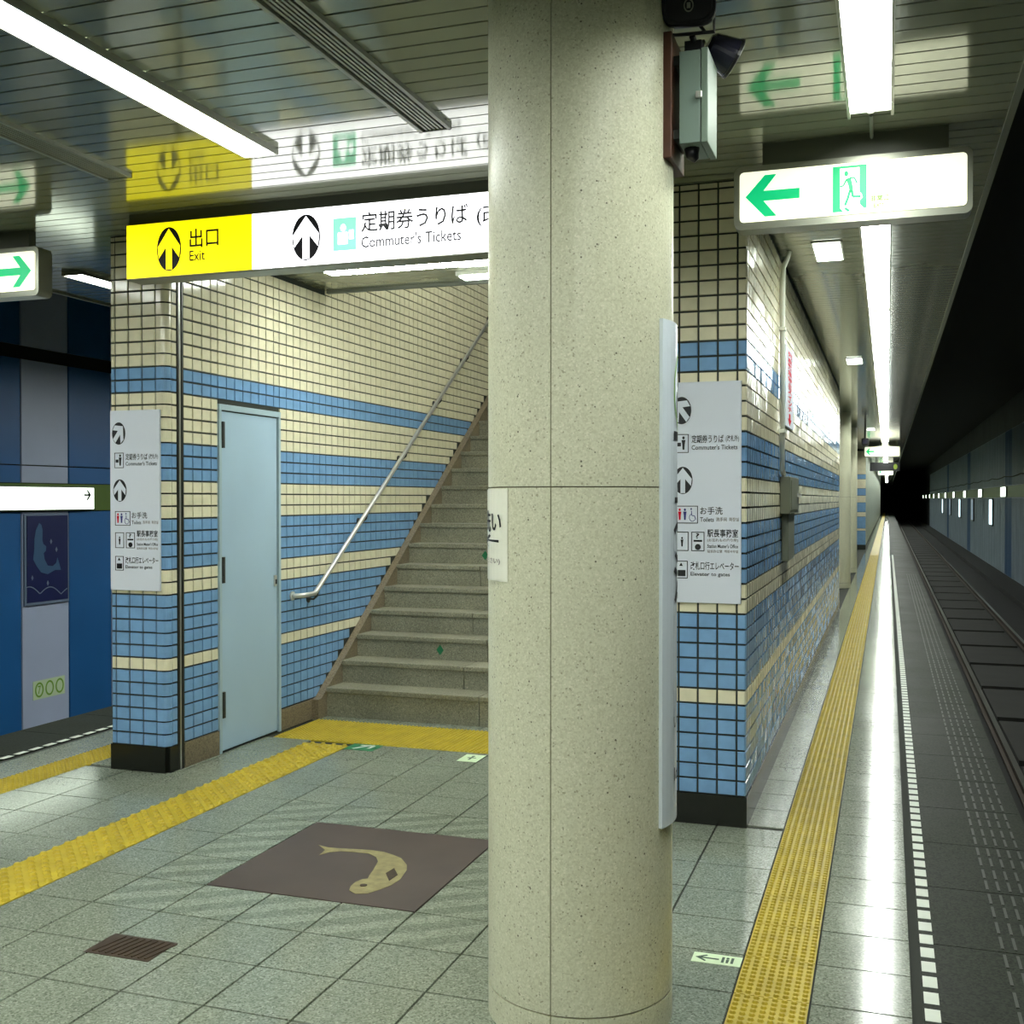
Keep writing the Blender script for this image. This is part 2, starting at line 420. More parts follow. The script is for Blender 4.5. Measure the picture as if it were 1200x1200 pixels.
for k in range(-2, 70):
    for i in range(5):
        x = .425 + .047 * i
        for q in range(2):
            y = gy(0) + P * k + .03 + q * .16; gr.box(x, x + .011, y, y + .125, .001, .004)
stuff(gr.build('anti_slip_strip', 'groove_strip', floor))
nose = MB(); nose.box(XER - .03, XER + .012, YMIN, YFAR, -.1, 0.); nose.box(XEL - .012, XEL + .03, YMIN, YFAR, -.1, 0.); nose.build('edge_nosing', 'edge_slab_stone', floor)

# ================================================================== STRUCTURE: track beds, tunnel
for nm, x0, x1 in (('floor_track_right', XER, 4.0), ('floor_track_left', -9.5, XEL)):
    mb = MB(); mb.box(x0, x1, YMIN, YFAR, -1.35, -1.1)
    if x0 > 0: mb.box(3.3, 4.0, YMIN, YFAR, -1.1, -.95)
    struct(mb.build(nm, 'trackbed'), 'dark track bed beside the platform', 'track bed')
def track(xc, lab, y1, nsl):
    t = thing('railway_track', lab, 'track', (xc, 10, -1.1))
    for s in (-.6, .6):
        m = MB(); x = xc + s; m.box(x - .055, x + .055, YMIN, y1, -1.06, -1.04); m.box(x - .01, x + .01, YMIN, y1, -1.04, -.98); m.box(x - .03, x + .03, YMIN, y1, -.985, -.95)
        r = m.build('rail', 'rail_side', t)
        m = MB(); m.box(x - .026, x + .026, YMIN, y1, -.951, -.945); m.build('running_surface', 'rail_steel', r)
    me = MB().box(-.5, .5, -1.12, 1.12, 0, .06).mesh('track_slab', 'sleeper')
    for k in range(nsl): place(me, 'track_slab', (xc, 1.5 + k * 2.5, -1.1), (0, 0, 0), t)
    return t
track(1.84, 'railway track with two rails below the platform with the white dashed edge', YFAR, 55)
track(-7.34, 'railway track below the platform edge facing the blue panelled wall', 60, 22)
# right tunnel wall
mb = MB(); mb.box(4.03, 4.3, YMIN, YFAR, -1.35, 5.2)
wr = struct(mb.build('wall_tunnel_right', 'concrete_dark'), 'tunnel wall of grey blue panels with a green band across the tracks', 'wall')
pw = 1.16
pm = {}
for k in range(100):
    y = 8 + pw * k
    if y > 118: break
    kind = 'panel_navy' if k in (29, 30, 46, 47, 64, 65) else 'panel_grey'
    for z0, z1 in ((-.95, 1.80), (2.21, 4.15)):
        key = (kind, z0)
        if key not in pm:
            m = MB(); m.box(4.0, 4.03, -pw / 2 + .02, pw / 2 - .02, z0, z1)
            for i in range(4): m.box(3.985, 4.0, -pw / 2 + .15 + i * .27, -pw / 2 + .2 + i * .27, z0 + .02, z1 - .02)
            pm[key] = m.mesh('wall_panel', kind)
        place(pm[key], 'wall_panel', (0, y, 0), (0, 0, 0), wr)
mb = MB(); mb.box(3.99, 4.03, YMIN, YFAR, 1.81, 2.2); mb.build('green_band', 'band_green', wr)
def nameplate(x, yc, face, L, h, z, lab, right):
    t = thing('station_nameplate', lab, 'sign', (x, yc, z), None if not right else 'lit nameplates along the far tunnel wall')
    s = -1 if right else 1
    m = MB(); m.box(min(x, x + s * .06), max(x, x + s * .06), yc - L / 2, yc + L / 2, z - h / 2, z + h / 2); m.build('housing', 'frame_metal', t, bevel=.008)
    m = MB(); xx = x + s * .06; m.box(min(xx, xx + s * .006), max(xx, xx + s * .006), yc - L / 2 + .02, yc + L / 2 - .02, z - h / 2 + .015, z + h / 2 - .015); m.build('lit_face', 'nameplate', t)
    return t
for k in range(10): nameplate(3.984, 43.3 + 10.45 * k, 0, 1.8, .37, 2.0, 'glowing white nameplate on the green band of the grey tunnel wall', True)
for k, (y, m_) in enumerate(((48.4, 'lightbox'), (58.65, 'lightbox_dim'), (68.65, 'lightbox'), (79., 'lightbox_dim'), (89.5, 'lightbox'))):
    t = thing('advertising_lightbox', ('lit pale blue advertising box on the grey tunnel wall' if m_ == 'lightbox' else 'dimly glowing advertising box on the grey tunnel wall'), 'light box', (3.99, y, .7), 'advertising boxes on the tunnel wall')
    m = MB(); m.box(3.93, 3.983, y - .7, y + .7, .66, 1.78); m.build('case', 'dark_metal', t)
    m = MB(); m.box(3.922, 3.93, y - .62, y + .62, .72, 1.72); m.build('lit_panel', m_, t)
pts = []
for k in range(0, 240): y = 8 + k * .5; pts.append((3.95, y, 2.55 - .05 * abs(math.sin(k * math.pi / 10))))
tag(MB().tube(pts, .02, 5).build('cable', 'cable'), 'black cable looping along the grey tunnel wall above the green band', 'cable')
mb = MB(); mb.box(CR - .02, 4.3, YMIN, YFAR, 5.2, 5.4); mb.box(-9.8, CL + .02, YMIN, YFAR, 5.2, 5.4)
struct(mb.build('ceiling_tunnel', 'plenum'), 'dark concrete tunnel roof above the tracks', 'ceiling')
mb = MB(); mb.box(-9.8, 4.3, YFAR, YFAR + .3, -1.35, 5.4); struct(mb.build('wall_end', 'plenum'), 'dark end wall of the tunnel', 'wall')
mb = MB(); mb.box(-9.8, 4.3, YMIN - .3, YMIN, -1.35, 5.4); struct(mb.build('wall_back', 'concrete_dark'), 'concrete wall behind the platform', 'wall')
# left tunnel wall
mb = MB(); mb.box(-9.8, -9.53, YMIN, YFAR, -1.35, 5.2)
wl = struct(mb.build('wall_tunnel_left', 'plenum'), 'tunnel wall of tall blue and pale panels with a green band', 'wall')
pw = .785; pm = {}
for k in range(-8, 20):
    y0 = 10.31 + pw * k; kind = 'panel_white' if k % 2 == 0 else 'panel_blue'
    for z0, z1 in ((-1.1, 1.595), (1.94, 2.135), (2.15, 3.37), (3.53, 5.1)):
        key = (kind, z0)
        if key not in pm: pm[key] = MB().box(-9.53, -9.5, .012, pw - .012, z0, z1).mesh('wall_panel', kind)
        place(pm[key], 'wall_panel', (0, y0, 0), (0, 0, 0), wl)
mb = MB(); mb.box(-9.53, -9.495, YMIN, 30, 1.605, 1.93); mb.build('green_band', 'band_green', wl)
t = nameplate(-9.49, 10.55, 0, 1.86, .29, 1.755, 'glowing white station nameplate with a small right arrow on the green band', False)
fr = fX(-9.423, 9.62, 1.61)
flats('arrow_symbol', fr, [[(1.66, .175), (1.76, .175), (1.76, .20), (1.66, .20)], [(1.70, .245), (1.725, .255), (1.785, .1875), (1.725, .12), (1.70, .13), (1.745, .1875)]], 'print_black', t, .002)
textf('瑞江', fr, 1.70, 1.77, .06, .11, 'print_brown', t, .003); textf('Mizue', fr, 1.70, 1.77, .03, .048, 'print_brown', t, .003)
textf('船堀', fr, .42, .50, .07, .12, 'print_brown', t, .003); textf('Funabori', fr, .42, .54, .035, .06, 'print_brown', t, .003)
# dolphin poster
t = thing('dolphin_poster', 'framed dark blue poster with a leaping pale dolphin over waves', 'poster', (-9.5, 10.7, .5))
mb = MB(); mb.box(-9.5, -9.475, 10.335, 11.065, .50, 1.575); mb.build('frame', 'poster_line', t)
mb = MB(); mb.box(-9.475, -9.468, 10.365, 11.04, .535, 1.55); mb.build('print_field', 'poster_navy', t)
fr = fX(-9.468, 0, 0)
def q3(x, y): p = onX(x / 6.665, 540 + y / 6.665, -9.468); return (p.y, p.z)
DOL = [(305, 485), (322, 500), (332, 540), (330, 620), (338, 650), (360, 668), (358, 700), (340, 722), (348, 770), (372, 818), (410, 822), (436, 800), (447, 752), (462, 800), (475, 852), (430, 852), (372, 885), (320, 872), (282, 820), (258, 770), (266, 700), (268, 610), (278, 545)]
flat('dolphin', fr, [q3(*p) for p in DOL], 'poster_blue', t, .001)
for x, y in ((398, 630), (440, 692), (252, 915), (373, 955)):
    flat('star', fr, [q3(x + dx, y + dy) for dx, dy in ((0, -22), (9, 0), (0, 22), (-9, 0))], 'poster_line', t, .001)
wv = [q3(205 + i * 8, 985 + 55 * (1 - abs(math.cos((i / 40 * 1.95 + .85) * math.pi)))) for i in range(41)]
flats('wave_line', fr, stroke(wv, .012), 'poster_line', t, .001)
t = thing('wall_sticker', 'pale sticker with three green rings low on the pale wall panel', 'sticker', (-9.5, 10.75, -.5))
mb = MB(); mb.box(-9.5, -9.496, 10.48, 11.01, -.62, -.40); mb.build('sheet', 'glow_sticker', t)
fr = fX(-9.496, 10.48, -.62)
for i, cx in enumerate((.10, .27, .44)):
    flats('ring', fr, [[a, b, c, d] for a, b, c, d in zip(ell(cx, .11, .07, .09, 24), ell(cx, .11, .07, .09, 24)[1:] + ell(cx, .11, .07, .09, 24)[:1], ell(cx, .11, .05, .068, 24)[1:] + ell(cx, .11, .05, .068, 24)[:1], ell(cx, .11, .05, .068, 24))], 'print_green', t, .001)
textf('7', fr, .075, .125, .06, .16, 'print_green', t, .002)

# ================================================================== STRUCTURE: stair enclosure walls with tiles
ZB, RH = .164, .081
BAND = 'B' * 6 + 'Y' + 'B' * 5 + 'Y' * 2 + 'B' * 4 + 'Y' * 3 + 'B' * 3 + 'Y' * 4 + 'B' * 2 + 'Y' * 60
TMAT = {'B': 'tile_blue', 'Y': 'tile_beige'}
JH, JV, TT = .0092, .0085, .008
def wtile(w_, h_):
    m = MB(); x, y = w_ / 2, h_ / 2; b = .0025
    m.hexa([(-x, -y, -TT), (x, -y, -TT), (x, y, -TT), (-x, y, -TT), (-x + b, -y + b, 0), (x - b, -y + b, 0), (x - b, y - b, 0), (-x + b, y - b, 0)])
    return m
WTM = {}
def put_tile(fr, u0, u1, k, rotz, parent):
    z0 = ZB + RH * k; c = BAND[k]; w_, h_ = u1 - u0 - JV, RH - JH
    key = (round(w_, 4), c)
    if key not in WTM: WTM[key] = wtile(w_, h_).mesh('tile', TMAT[c])
    place(WTM[key], 'tile', fr.p((u0 + u1) / 2, z0 + RH / 2), (R(90) + random.uniform(-.008, .008), 0, rotz + random.uniform(-.008, .008)), parent)
def add_tile(mb, fr, u0, u1, k, z1=None):
    z0 = ZB + RH * k; zt = z0 + RH if z1 is None else z1
    x0, x1, y0, y1 = u0 + JV / 2, u1 - JV / 2, z0 + JH / 2, zt - JH / 2
    t = [random.uniform(-.0009, .0009) for _ in range(3)]; b = .001
    n = len(mb.v)
    for (x, y, d) in ((x0, y0, -TT), (x1, y0, -TT), (x1, y1, -TT), (x0, y1, -TT), (x0 + b, y0 + b, t[0] - t[1]), (x1 - b, y0 + b, t[0] + t[1]), (x1 - b, y1 - b, t[2] + t[1] - t[0]), (x0 + b, y1 - b, t[2] - t[1] - t[0])):
        mb.v.append(tuple(fr.p(x, y, d)))
    mi = 0 if BAND[k] == 'B' else 1
    for q in ((4, 5, 6, 7), (0, 1, 5, 4), (1, 2, 6, 5), (2, 3, 7, 6), (3, 0, 4, 7)): mb.f.append(tuple(n + i for i in q)); mb.m.append(mi)
NR = 40
# --- left wall (door wall) with its pillar end
g = TT
mb = MB()
mb.box(XLO, XL - .05, YF + g, 6.2, 0, CZ); mb.box(XL - .06, XL - g, YF + .05, 6.2, 0, CZ)
mb.box(XLO, XL - g, 6.2, 8.1, 0, CZ + .3); mb.box(XLO, XL - g, 8.1, 16.5, 0, 7.2)
wsl = struct(mb.build('wall_stair_left', 'grout'), 'stair wall of beige and blue banded tiles with a grey door', 'wall')
fl_, fs = fY(0, YF, 0), fX(XL, 0, 0)
us = [XLO, XLO + .035, XLO + .035 + .1035, XLO + .035 + .207, XLO + .035 + .3105]
CM = {}
for k in range(NR):
    for a, b in zip(us, us[1:]): put_tile(fl_, a, b, k, 0, wsl)
    c = BAND[k]
    if c not in CM:      # bullnose corner tile
        m = MB(); pr = [(us[-1] + JV / 2, YF), (XL - .045, YF)] + [(XL - .045 + .045 * math.sin(R(a)), YF + .045 - .045 * math.cos(R(a))) for a in (18, 36, 54, 72, 90)]
        back = [(x - (.008 if i > 2 else 0), y + .008) for i, (x, y) in enumerate(pr)]
        prof = pr + back[::-1]
        m.prism([(x, y, JH / 2) for x, y in prof], [(x, y, RH - JH / 2) for x, y in prof]); CM[c] = m.mesh('corner_tile', TMAT[c])
    place(CM[c], 'corner_tile', (0, 0, ZB + RH * k), (0, 0, 0), wsl)
    put_tile(fs, YF + .047, 6.056, k, R(90), wsl)
topf = MB()
for a, b in zip(us + [XL - .03], us[1:] + [XL - .03]):
    if b - a > .02: add_tile(topf, fl_, a, b, NR, CZ - .002)
add_tile(topf, fs, YF + .047, 6.056, NR, CZ - .002)
stuff(topf.build('cut_tile_row', ['tile_blue', 'tile_beige'], wsl))
U = 6.122
door0, door1, doorz = 6.515, 7.322, 2.40
near, field = [], MB()
u = U
SEAM = 7.811
ucols = []
while u < 13.4:
    u1 = u + .1035
    if u < door0 < u1 - .02: u1 = door0
    elif u < door1 < u1: u1 = door1
    elif u < SEAM < u1 - .03: u1 = SEAM
    ucols.append((u, u1)); u = u1
def stair_line(y): return .89 + .686 * (y - 8.913)
for (a, b) in ucols:
    for k in range(72):
        z0, z1 = ZB + RH * k, ZB + RH * (k + 1)
        if b < 8.12 and z1 > CZ + .03: break
        if door0 - .01 <= a and b <= door1 + .01 and z0 < doorz - .03: continue
        if a > 7.8 and z1 < stair_line(b): continue
        if a >= 7.322 and k == 0 and a > 7.75 and False: continue
        if b <= door0 + .01: put_tile(fs, a, b, k, R(90), wsl)
        else: add_tile(field, fs, a, b, k)
stuff(field.build('tile_field', ['tile_blue', 'tile_beige'], wsl))
# skirting
mb = MB(); mb.box(XLO - .004, XL - .02, YF - .006, YF + .1, 0, ZB); mb.box(XL - .05, XL + .004, YF + .02, 6.056, 0, ZB)
struct(mb.build('baseboard_pillar_left', 'black_granite'), 'black granite skirting of the tiled pillar beside the door', 'skirting')
mb = MB(); mb.box(XL - .02, XL + .006, 6.122, door0, 0, ZB - .003); mb.box(XL - .02, XL + .006, door1, 7.86, 0, ZB - .008)
struct(mb.build('baseboard_left', 'skirt_stone'), 'brown stone skirting along the door wall', 'skirting')
mb = MB(); mb.box(XL - .02, XL + .004, 6.06, 6.075, 0, CZ); mb.box(XL - .02, XL + .004, 6.103, 6.118, 0, CZ); mb.box(XL - .02, XL - .004, 6.075, 6.103, 0, CZ, 1)
struct(mb.build('trim_1', ['dark_metal', 'steel']), 'slim dark metal expansion joint cover up the tiled wall', 'trim')
# --- right wall
mb = MB(); mb.box(XRI + g, XR - g, YF + g, 17.99, 0, CZ + .3); mb.box(XRI + g, XR - g, 8.1, 17.99, CZ, 7.2)
wsr = struct(mb.build('wall_stair_right', 'grout'), 'glossy tiled stair wall of beige and blue bands facing the track', 'wall')
fs2, fin = fX(XR, 0, 0), fXn(XRI, 0, 0)
us = [XRI, XR - .05 - .1035 * 3, XR - .05 - .207, XR - .05 - .1035, XR - .05, XR]
field = MB(); side = []
for a, b in zip(us, us[1:]): add_tile(field, fl_, a, b, NR, CZ - .002)
for k in range(NR):
    for a, b in zip(us, us[1:]): put_tile(fl_, a, b, k, 0, wsr)
    u = YF + .002; first = True
    while u < 17.9:
        if first and False: pass
        if u < 6.15 and k < 40 : put_tile(fs2, u, u + .106, k, R(90), wsr)
        else: add_tile(field, fs2, u, min(u + .106, 17.98), k)
        u += .106
for k in range(62):
    u = -11.5
    while u < -YF - .05:
        if not (u > -8.1 and k >= 40) and ZB + RH * (k + 1) > stair_line(-u) and (ZB + RH * k > 0): add_tile(field, fin, u, min(u + .106, -YF), k)
        u += .106
stuff(field.build('tile_field', ['tile_blue', 'tile_beige'], wsr))
mb = MB(); mb.box(XRI - .004, XR + .006, YF - .006, 17.995, 0, ZB)
struct(mb.build('baseboard_right', 'black_granite'), 'black granite skirting around the tiled wall by the track', 'skirting')
# --- far enclosure
ZK = [0]
mb = MB(); mb.box(XLO, XR - .004, 40.004, 125, 0, CZ + .2)
wf = struct(mb.build('wall_far', 'grout'), 'distant tiled stair enclosure further along the platform', 'wall')
i = 0
while i < NR:
    j = i
    while j < NR and BAND[j] == BAND[i]: j += 1
    m = MB(); m.box(XLO, XR - .004, 40, 40.004, ZB + RH * i + .006, ZB + RH * j - .006); m.build('tile_band', TMAT[BAND[i]], wf); i = j
for k in range(17):
    m = MB(); m.box(XR - .004, XR, 40 + 5 * k + .02, 45 + 5 * k - .02, ZB, CZ); m.build('side_panel', 'far_wall', wf)

# ================================================================== STRUCTURE: ceiling
mb = MB(); mb.box(CL, CR, YMIN, 8.1, CZ + .012, CZ + .25)
mb.box(CL, XLO + .01, 8.1, YFAR, CZ + .012, CZ + .25); mb.box(XR - .01, CR, 8.1, YFAR, CZ + .012, CZ + .25); mb.box(XLO, XR, 18, YFAR, CZ + .012, CZ + .25)
ceil = struct(mb.build('ceiling', 'ceiling_gap'), 'low ceiling of glossy grey metal slats above the platform', 'ceiling')
PP = .1117
fullp = MB().box(CL + .03, CR - .03, -PP / 2 + .005, PP / 2 - .005, CZ, CZ + .012).mesh('ceiling_slat', 'ceiling_metal')
rightp = MB().box(XR + .001, CR - .03, -PP / 2 + .005, PP / 2 - .005, CZ, CZ + .012).mesh('ceiling_slat', 'ceiling_metal')
rest = MB(); y = 2.3; n = 0
while y < 8.1 - PP / 2: place(fullp, 'ceiling_slat', (0, y, 0), (random.uniform(-.0006, .0006), 0, 0), ceil); y += PP; n += 1
while y < 18: 
    place(rightp, 'ceiling_slat', (0, y, 0), (random.uniform(-.0006, .0006), 0, 0), ceil); n += 1
    rest.box(CL + .03, XLO, y - PP / 2 + .005, y + PP / 2 - .005, CZ, CZ + .012); y += PP
while n < 298:
    place(rightp, 'ceiling_slat', (0, y, 0), (random.uniform(-.0006, .0006), 0, 0), ceil); n += 1; rest.box(CL + .03, XR, y - PP / 2 + .005, y + PP / 2 - .005, CZ, CZ + .012); y += PP
yl = y
while y < 80: rest.box(CL + .03, CR - .03, y - PP / 2 + .005, y + PP / 2 - .005, CZ, CZ + .012); y += PP
rest.box(CL + .03, CR - .03, 80, YFAR, CZ, CZ + .012)
y = 2.3 - PP
while y > YMIN: rest.box(CL + .03, CR - .03, y - PP / 2 + .005, y + PP / 2 - .005, CZ, CZ + .012); y -= PP
stuff(rest.build('ceiling_slat_field', 'ceiling_metal', ceil))
mb = MB(); mb.box(CR - .03, CR, YMIN, YFAR, CZ - .015, CZ + .25); mb.box(CL, CL + .03, YMIN, YFAR, CZ - .015, CZ + .25)
struct(mb.build('trim_2', 'grey_paint'), 'painted metal edge strip of the slatted ceiling', 'trim')
mb = MB(); mb.box(XL, XRI, 8.06, 8.1, CZ - .02, 5.3); struct(mb.build('wall_stair_head', 'grey_paint'), 'upstand above the stair opening', 'wall')
mb = MB(); mb.hexa([(XL, 8.1, 4.6), (XRI, 8.1, 4.6), (XRI, 12.0, 7.0), (XL, 12.0, 7.0), (XL, 8.1, 4.7), (XRI, 8.1, 4.7), (XRI, 12.0, 7.1), (XL, 12.0, 7.1)])
mb.box(XL, XRI, 12, 16.5, 7.0, 7.1); mb.box(XL, XRI, 16.3, 16.5, 0, 7.0)
struct(mb.build('ceiling_stair', 'grey_paint'), 'sloping ceiling over the staircase', 'ceiling')

# ================================================================== STRUCTURE: staircase
SX0, SX1 = XL + .06, XRI - .06
mb = MB(); SY, RUN, RISE, Z0 = 7.93, .27, .183, .05
stair = struct(MB().hexa([(SX0, SY + .1, 0), (SX1, SY + .1, 0), (SX1, SY + .1 + RUN * 18, 0), (SX0, SY + .1 + RUN * 18, 0), (SX0, SY + .1, .02), (SX1, SY + .1, .02), (SX1, SY + .1 + RUN * 18, RISE * 17.5), (SX0, SY + .1 + RUN * 18, RISE * 17.5)]).build('staircase', 'grout'), 'worn grey stone staircase climbing between tiled walls', 'stairs')
for k in range(1, 21):
    y = SY + RUN * (k - 1); zt = Z0 + RISE * k; zb = 0 if k == 1 else Z0 + RISE * (k - 1)
    cut = SX0 + (1.18 if k % 2 else .82) + (k % 3) * .13
    for a, b in ((SX0, cut - .003), (cut + .003, SX1)):
        m = MB(); m.box(a, b, y + .014, y + .05, zb, zt - .04); m.build('riser', 'stair_stone', stair)
        m = MB(); m.box(a, b, y, y + RUN + .03, zt - .04, zt); m.build('tread', 'stair_stone', stair, bevel=.006)
mb = MB(); mb.box(SX0, SX1, SY + RUN * 20, 16.5, Z0 + RISE * 20 - .05, Z0 + RISE * 20); mb.build('landing', 'stair_stone', stair)
for x0, x1 in ((XL, SX0 + .002), (SX1 - .002, XRI)):
    m = MB(); prof = [(7.86, 0), (7.86, ZB - .008), (13.3, stair_line(13.3)), (13.3, 2.4), (8.6, 0)]
    prof = [(7.80, 0), (7.80, ZB - .008), (7.86, ZB), (13.3, stair_line(13.3)), (13.3, stair_line(13.3) - .6), (8.5, 0)]
    m.prism([(x0, a, b) for a, b in prof], [(x1, a, b) for a, b in prof]); m.build('stringer', 'skirt_stone', stair)

# ================================================================== door
d1 = bpy.data.objects.new('door_1', None); COL.objects.link(d1); d1.location = (XL, 6.92, 0); WL[d1.name] = Vector(d1.location)
struct(d1, 'pale blue grey steel door in the tiled stair wall', 'door')
mb = MB(); mb.box(XL - .05, XL + .012, door0, door0 + .028, 0, doorz); mb.box(XL - .05, XL + .012, door1 - .028, door1, 0, doorz); mb.box(XL - .05, XL + .012, door0 + .028, door1 - .028, doorz - .04, doorz)
mb.build('frame', 'door_frame', d1, bevel=.002)
mb = MB(); mb.box(XL - .04, XL - .004, door0 + .034, door1 - .034, .012, doorz - .048); leaf = mb.build('leaf', 'door_paint', d1, bevel=.002)
for z0, z1 in ((2.10, 2.28), (1.17, 1.35), (.24, .42)):
    m = MB(); m.box(XL - .004, XL + .016, door0 + .03, door0 + .062, z0, z1); h = m.build('hinge', 'dark_metal', d1, bevel=.002)
    MB().tube([(XL + .016, door0 + .034, z0 + .05), (XL + .016, door0 + .034, z1)], .009, 8).build('hinge_pin', 'dark_metal', h)
m = MB(); m.box(XL - .004, XL + .008, door1 - .085, door1 - .05, 1.10, 1.18); m.build('lock_plate', 'steel', leaf, bevel=.002)
m = MB(); m.box(XL + .008, XL + .012, door1 - .075, door1 - .06, 1.115, 1.15); m.build('keyhole', 'print_black', leaf)

# ================================================================== round columns
def column(cx, cy, r, lab, a_off=-2, grp=None):
    t = thing('round_column', lab, 'column', (cx, cy, 0), grp)
    for z0, z1 in ((0, .101), (.107, 1.786), (1.790, CZ)):
        for q in range(4):
            m = MB(); n = 20; A = [R(a_off + 90 * q + .35 + 89.3 * k / n) for k in range(n + 1)]
            out = [(cx + r * math.sin(a), cy - r * math.cos(a)) for a in A]; inn = [(cx + (r - .03) * math.sin(a), cy - (r - .03) * math.cos(a)) for a in A]
            for i in range(n):
                m.quad((*out[i], z0), (*out[i + 1], z0), (*out[i + 1], z1), (*out[i], z1))
                m.quad((*out[i], z1), (*out[i + 1], z1), (*inn[i + 1], z1), (*inn[i], z1)); m.quad((*inn[i], z0), (*inn[i + 1], z0), (*out[i + 1], z0), (*out[i], z0))
            for i in (0, n): m.quad((*inn[i], z0), (*out[i], z0), (*out[i], z1), (*inn[i], z1))
            o = m.build('stone_panel', 'column_granite', t)
            for p_ in o.data.polygons: p_.use_smooth = abs(p_.normal.z) < .5 and p_.area > .01
    m = MB(); A = [2 * math.pi * k / 40 for k in range(40)]; m.prism([(cx + (r - .006) * math.cos(a), cy + (r - .006) * math.sin(a), 0) for a in A], [(cx + (r - .006) * math.cos(a), cy + (r - .006) * math.sin(a), CZ) for a in A])
    m.build('core', 'joint_seal', t)
    return t
CX, CY, CRD = -.999, 3.674, .3155
column(CX, CY, CRD, 'big round granite column with a white name board and paper notice')
column(-1.0, 22.8, CRD, 'distant round granite column just past the end of the tiled wall')
column(-1.0, 27.6, CRD, 'most distant round granite column, with a camera pole beside it')
def cyl(a, z, d=0.):
    a += 15.2
    return Vector((CX + (CRD + d) * math.sin(R(a)), CY - (CRD + d) * math.cos(R(a)), z))
def wrap_sheet(name, a0, a1, z0, z1, d0, d1, mat, parent, n=14):
    m = MB()
    for k in range(n):
        p, q = a0 + (a1 - a0) * k / n, a0 + (a1 - a0) * (k + 1) / n
        m.quad(cyl(p, z0, d1), cyl(q, z0, d1), cyl(q, z1, d1), cyl(p, z1, d1)); m.quad(cyl(q, z0, d0), cyl(p, z0, d0), cyl(p, z1, d0), cyl(q, z1, d0))
        m.quad(cyl(p, z1, d1), cyl(q, z1, d1), cyl(q, z1, d0), cyl(p, z1, d0)); m.quad(cyl(p, z0, d0), cyl(q, z0, d0), cyl(q, z0, d1), cyl(p, z0, d1))
    m.quad(cyl(a0, z0, d0), cyl(a0, z0, d1), cyl(a0, z1, d1), cyl(a0, z1, d0)); m.quad(cyl(a1, z0, d1), cyl(a1, z0, d0), cyl(a1, z1, d0), cyl(a1, z1, d1))
    return m.build(name, mat, parent)
def wtext(s, a0, a1, z0, z1, d, mat, parent, bold=.012):
    v, f = glyphs(s, bold); bm = bmesh.new(); vs = [bm.verts.new((a, b, 0)) for a, b in v]
    for q in f:
        try: bm.faces.new([vs[i] for i in q])
        except ValueError: pass
    n = max(6, int(abs(a1 - a0) / 3))
    for k in range(1, n): bmesh.ops.bisect_plane(bm, geom=bm.verts[:] + bm.edges[:] + bm.faces[:], plane_co=(k / n, 0, 0), plane_no=(1, 0, 0))
    for w_ in bm.verts: w_.co = cyl(a0 + w_.co.x * (a1 - a0), z0 + w_.co.y * (z1 - z0), d)
    me = bpy.data.meshes.new('lettering'); bm.to_mesh(me); bm.free(); me.materials.append(MATS[mat])
    o = bpy.data.objects.new('lettering', me); COL.objects.link(o); adopt(o, parent); return o
# station name board wrapped round the column
t = thing('station_name_board', 'curved white station name board on the round column beside the track', 'sign', tuple(cyl(90, .67)))
wrap_sheet('panel', 54, 126, .675, 2.335, .001, .014, 'board_white', t)
m = MB(); E1 = ell(0, 0, 1, 1, 40); 
for k in range(40):
    (x0, y0), (x1, y1) = E1[k], E1[(k + 1) % 40]
    m.quad(cyl(90 + 21 * x0, 2.11 + .133 * y0, .0155), cyl(90 + 21 * x1, 2.11 + .133 * y1, .0155), cyl(90 + 19 * x1, 2.11 + .119 * y1, .0155), cyl(90 + 19 * x0, 2.11 + .119 * y0, .0155))
m.build('ring', 'print_green', t)
wtext('S', 83, 97, 2.13, 2.2, .0155, 'print_black', t); wtext('19', 78, 102, 2.02, 2.11, .0155, 'print_black', t)
for s, z0, z1 in (('一', 1.945, 1.975), ('之', 1.63, 1.79), ('江', 1.40, 1.575)): wtext(s, 69, 111, z0, z1, .0155, 'print_black', t, .02)
wtext('いちのえ', 70, 110, .985, 1.03, .0155, 'print_black', t); wtext('Ichinoe', 71, 109, .81, .855, .0155, 'print_black', t)
# paper notice
t = thing('paper_notice', 'laminated paper notice with a left arrow taped to the round column', 'notice', tuple(cyl(-60, 1.47)))
wrap_sheet('sheet', -118, -48, 1.478, 1.782, .001, .003, 'paper', t)
wtext('お手洗い', -116, -54, 1.638, 1.712, .0045, 'print_black', t)
wtext('←', -86, -57, 1.588, 1.632, .0045, 'print_black', t, .03)
wtext('(ご利用ください)', -112, -55.5, 1.532, 1.555, .0045, 'print_brown', t)

# ================================================================== equipment on the column
t = thing('mounting_board', 'red brown upright board fixed to the side of the round column', 'board', (-.685, 3.6, 2.85))
mb = MB(); mb.box(-.704, -.669, 3.585, 3.82, 2.86, 3.27); mb.build('board', 'wood_red', t, bevel=.003)
for z in (2.93, 3.17): 
    m = MB(); m.box(-.669, -.648, 3.62, 3.79, z, z + .03); m.build('cleat', 'dark_metal', t)
t = thing('control_box', 'small grey green metal box with a latch on the column board', 'box', (-.60, 3.68, 2.905))
mb = MB(); mb.box(-.647, -.578, 3.6, 3.79, 2.905, 3.205); mb.build('body', 'box_grey', t, bevel=.003)
mb = MB(); mb.box(-.5755, -.553, 3.596, 3.794, 2.902, 3.208); dd = mb.build('lid', 'box_light', t, bevel=.003)
m = MB(); m.box(-.592, -.572, 3.588, 3.6, 3.045, 3.067); m.build('latch', 'steel', t, bevel=.002)
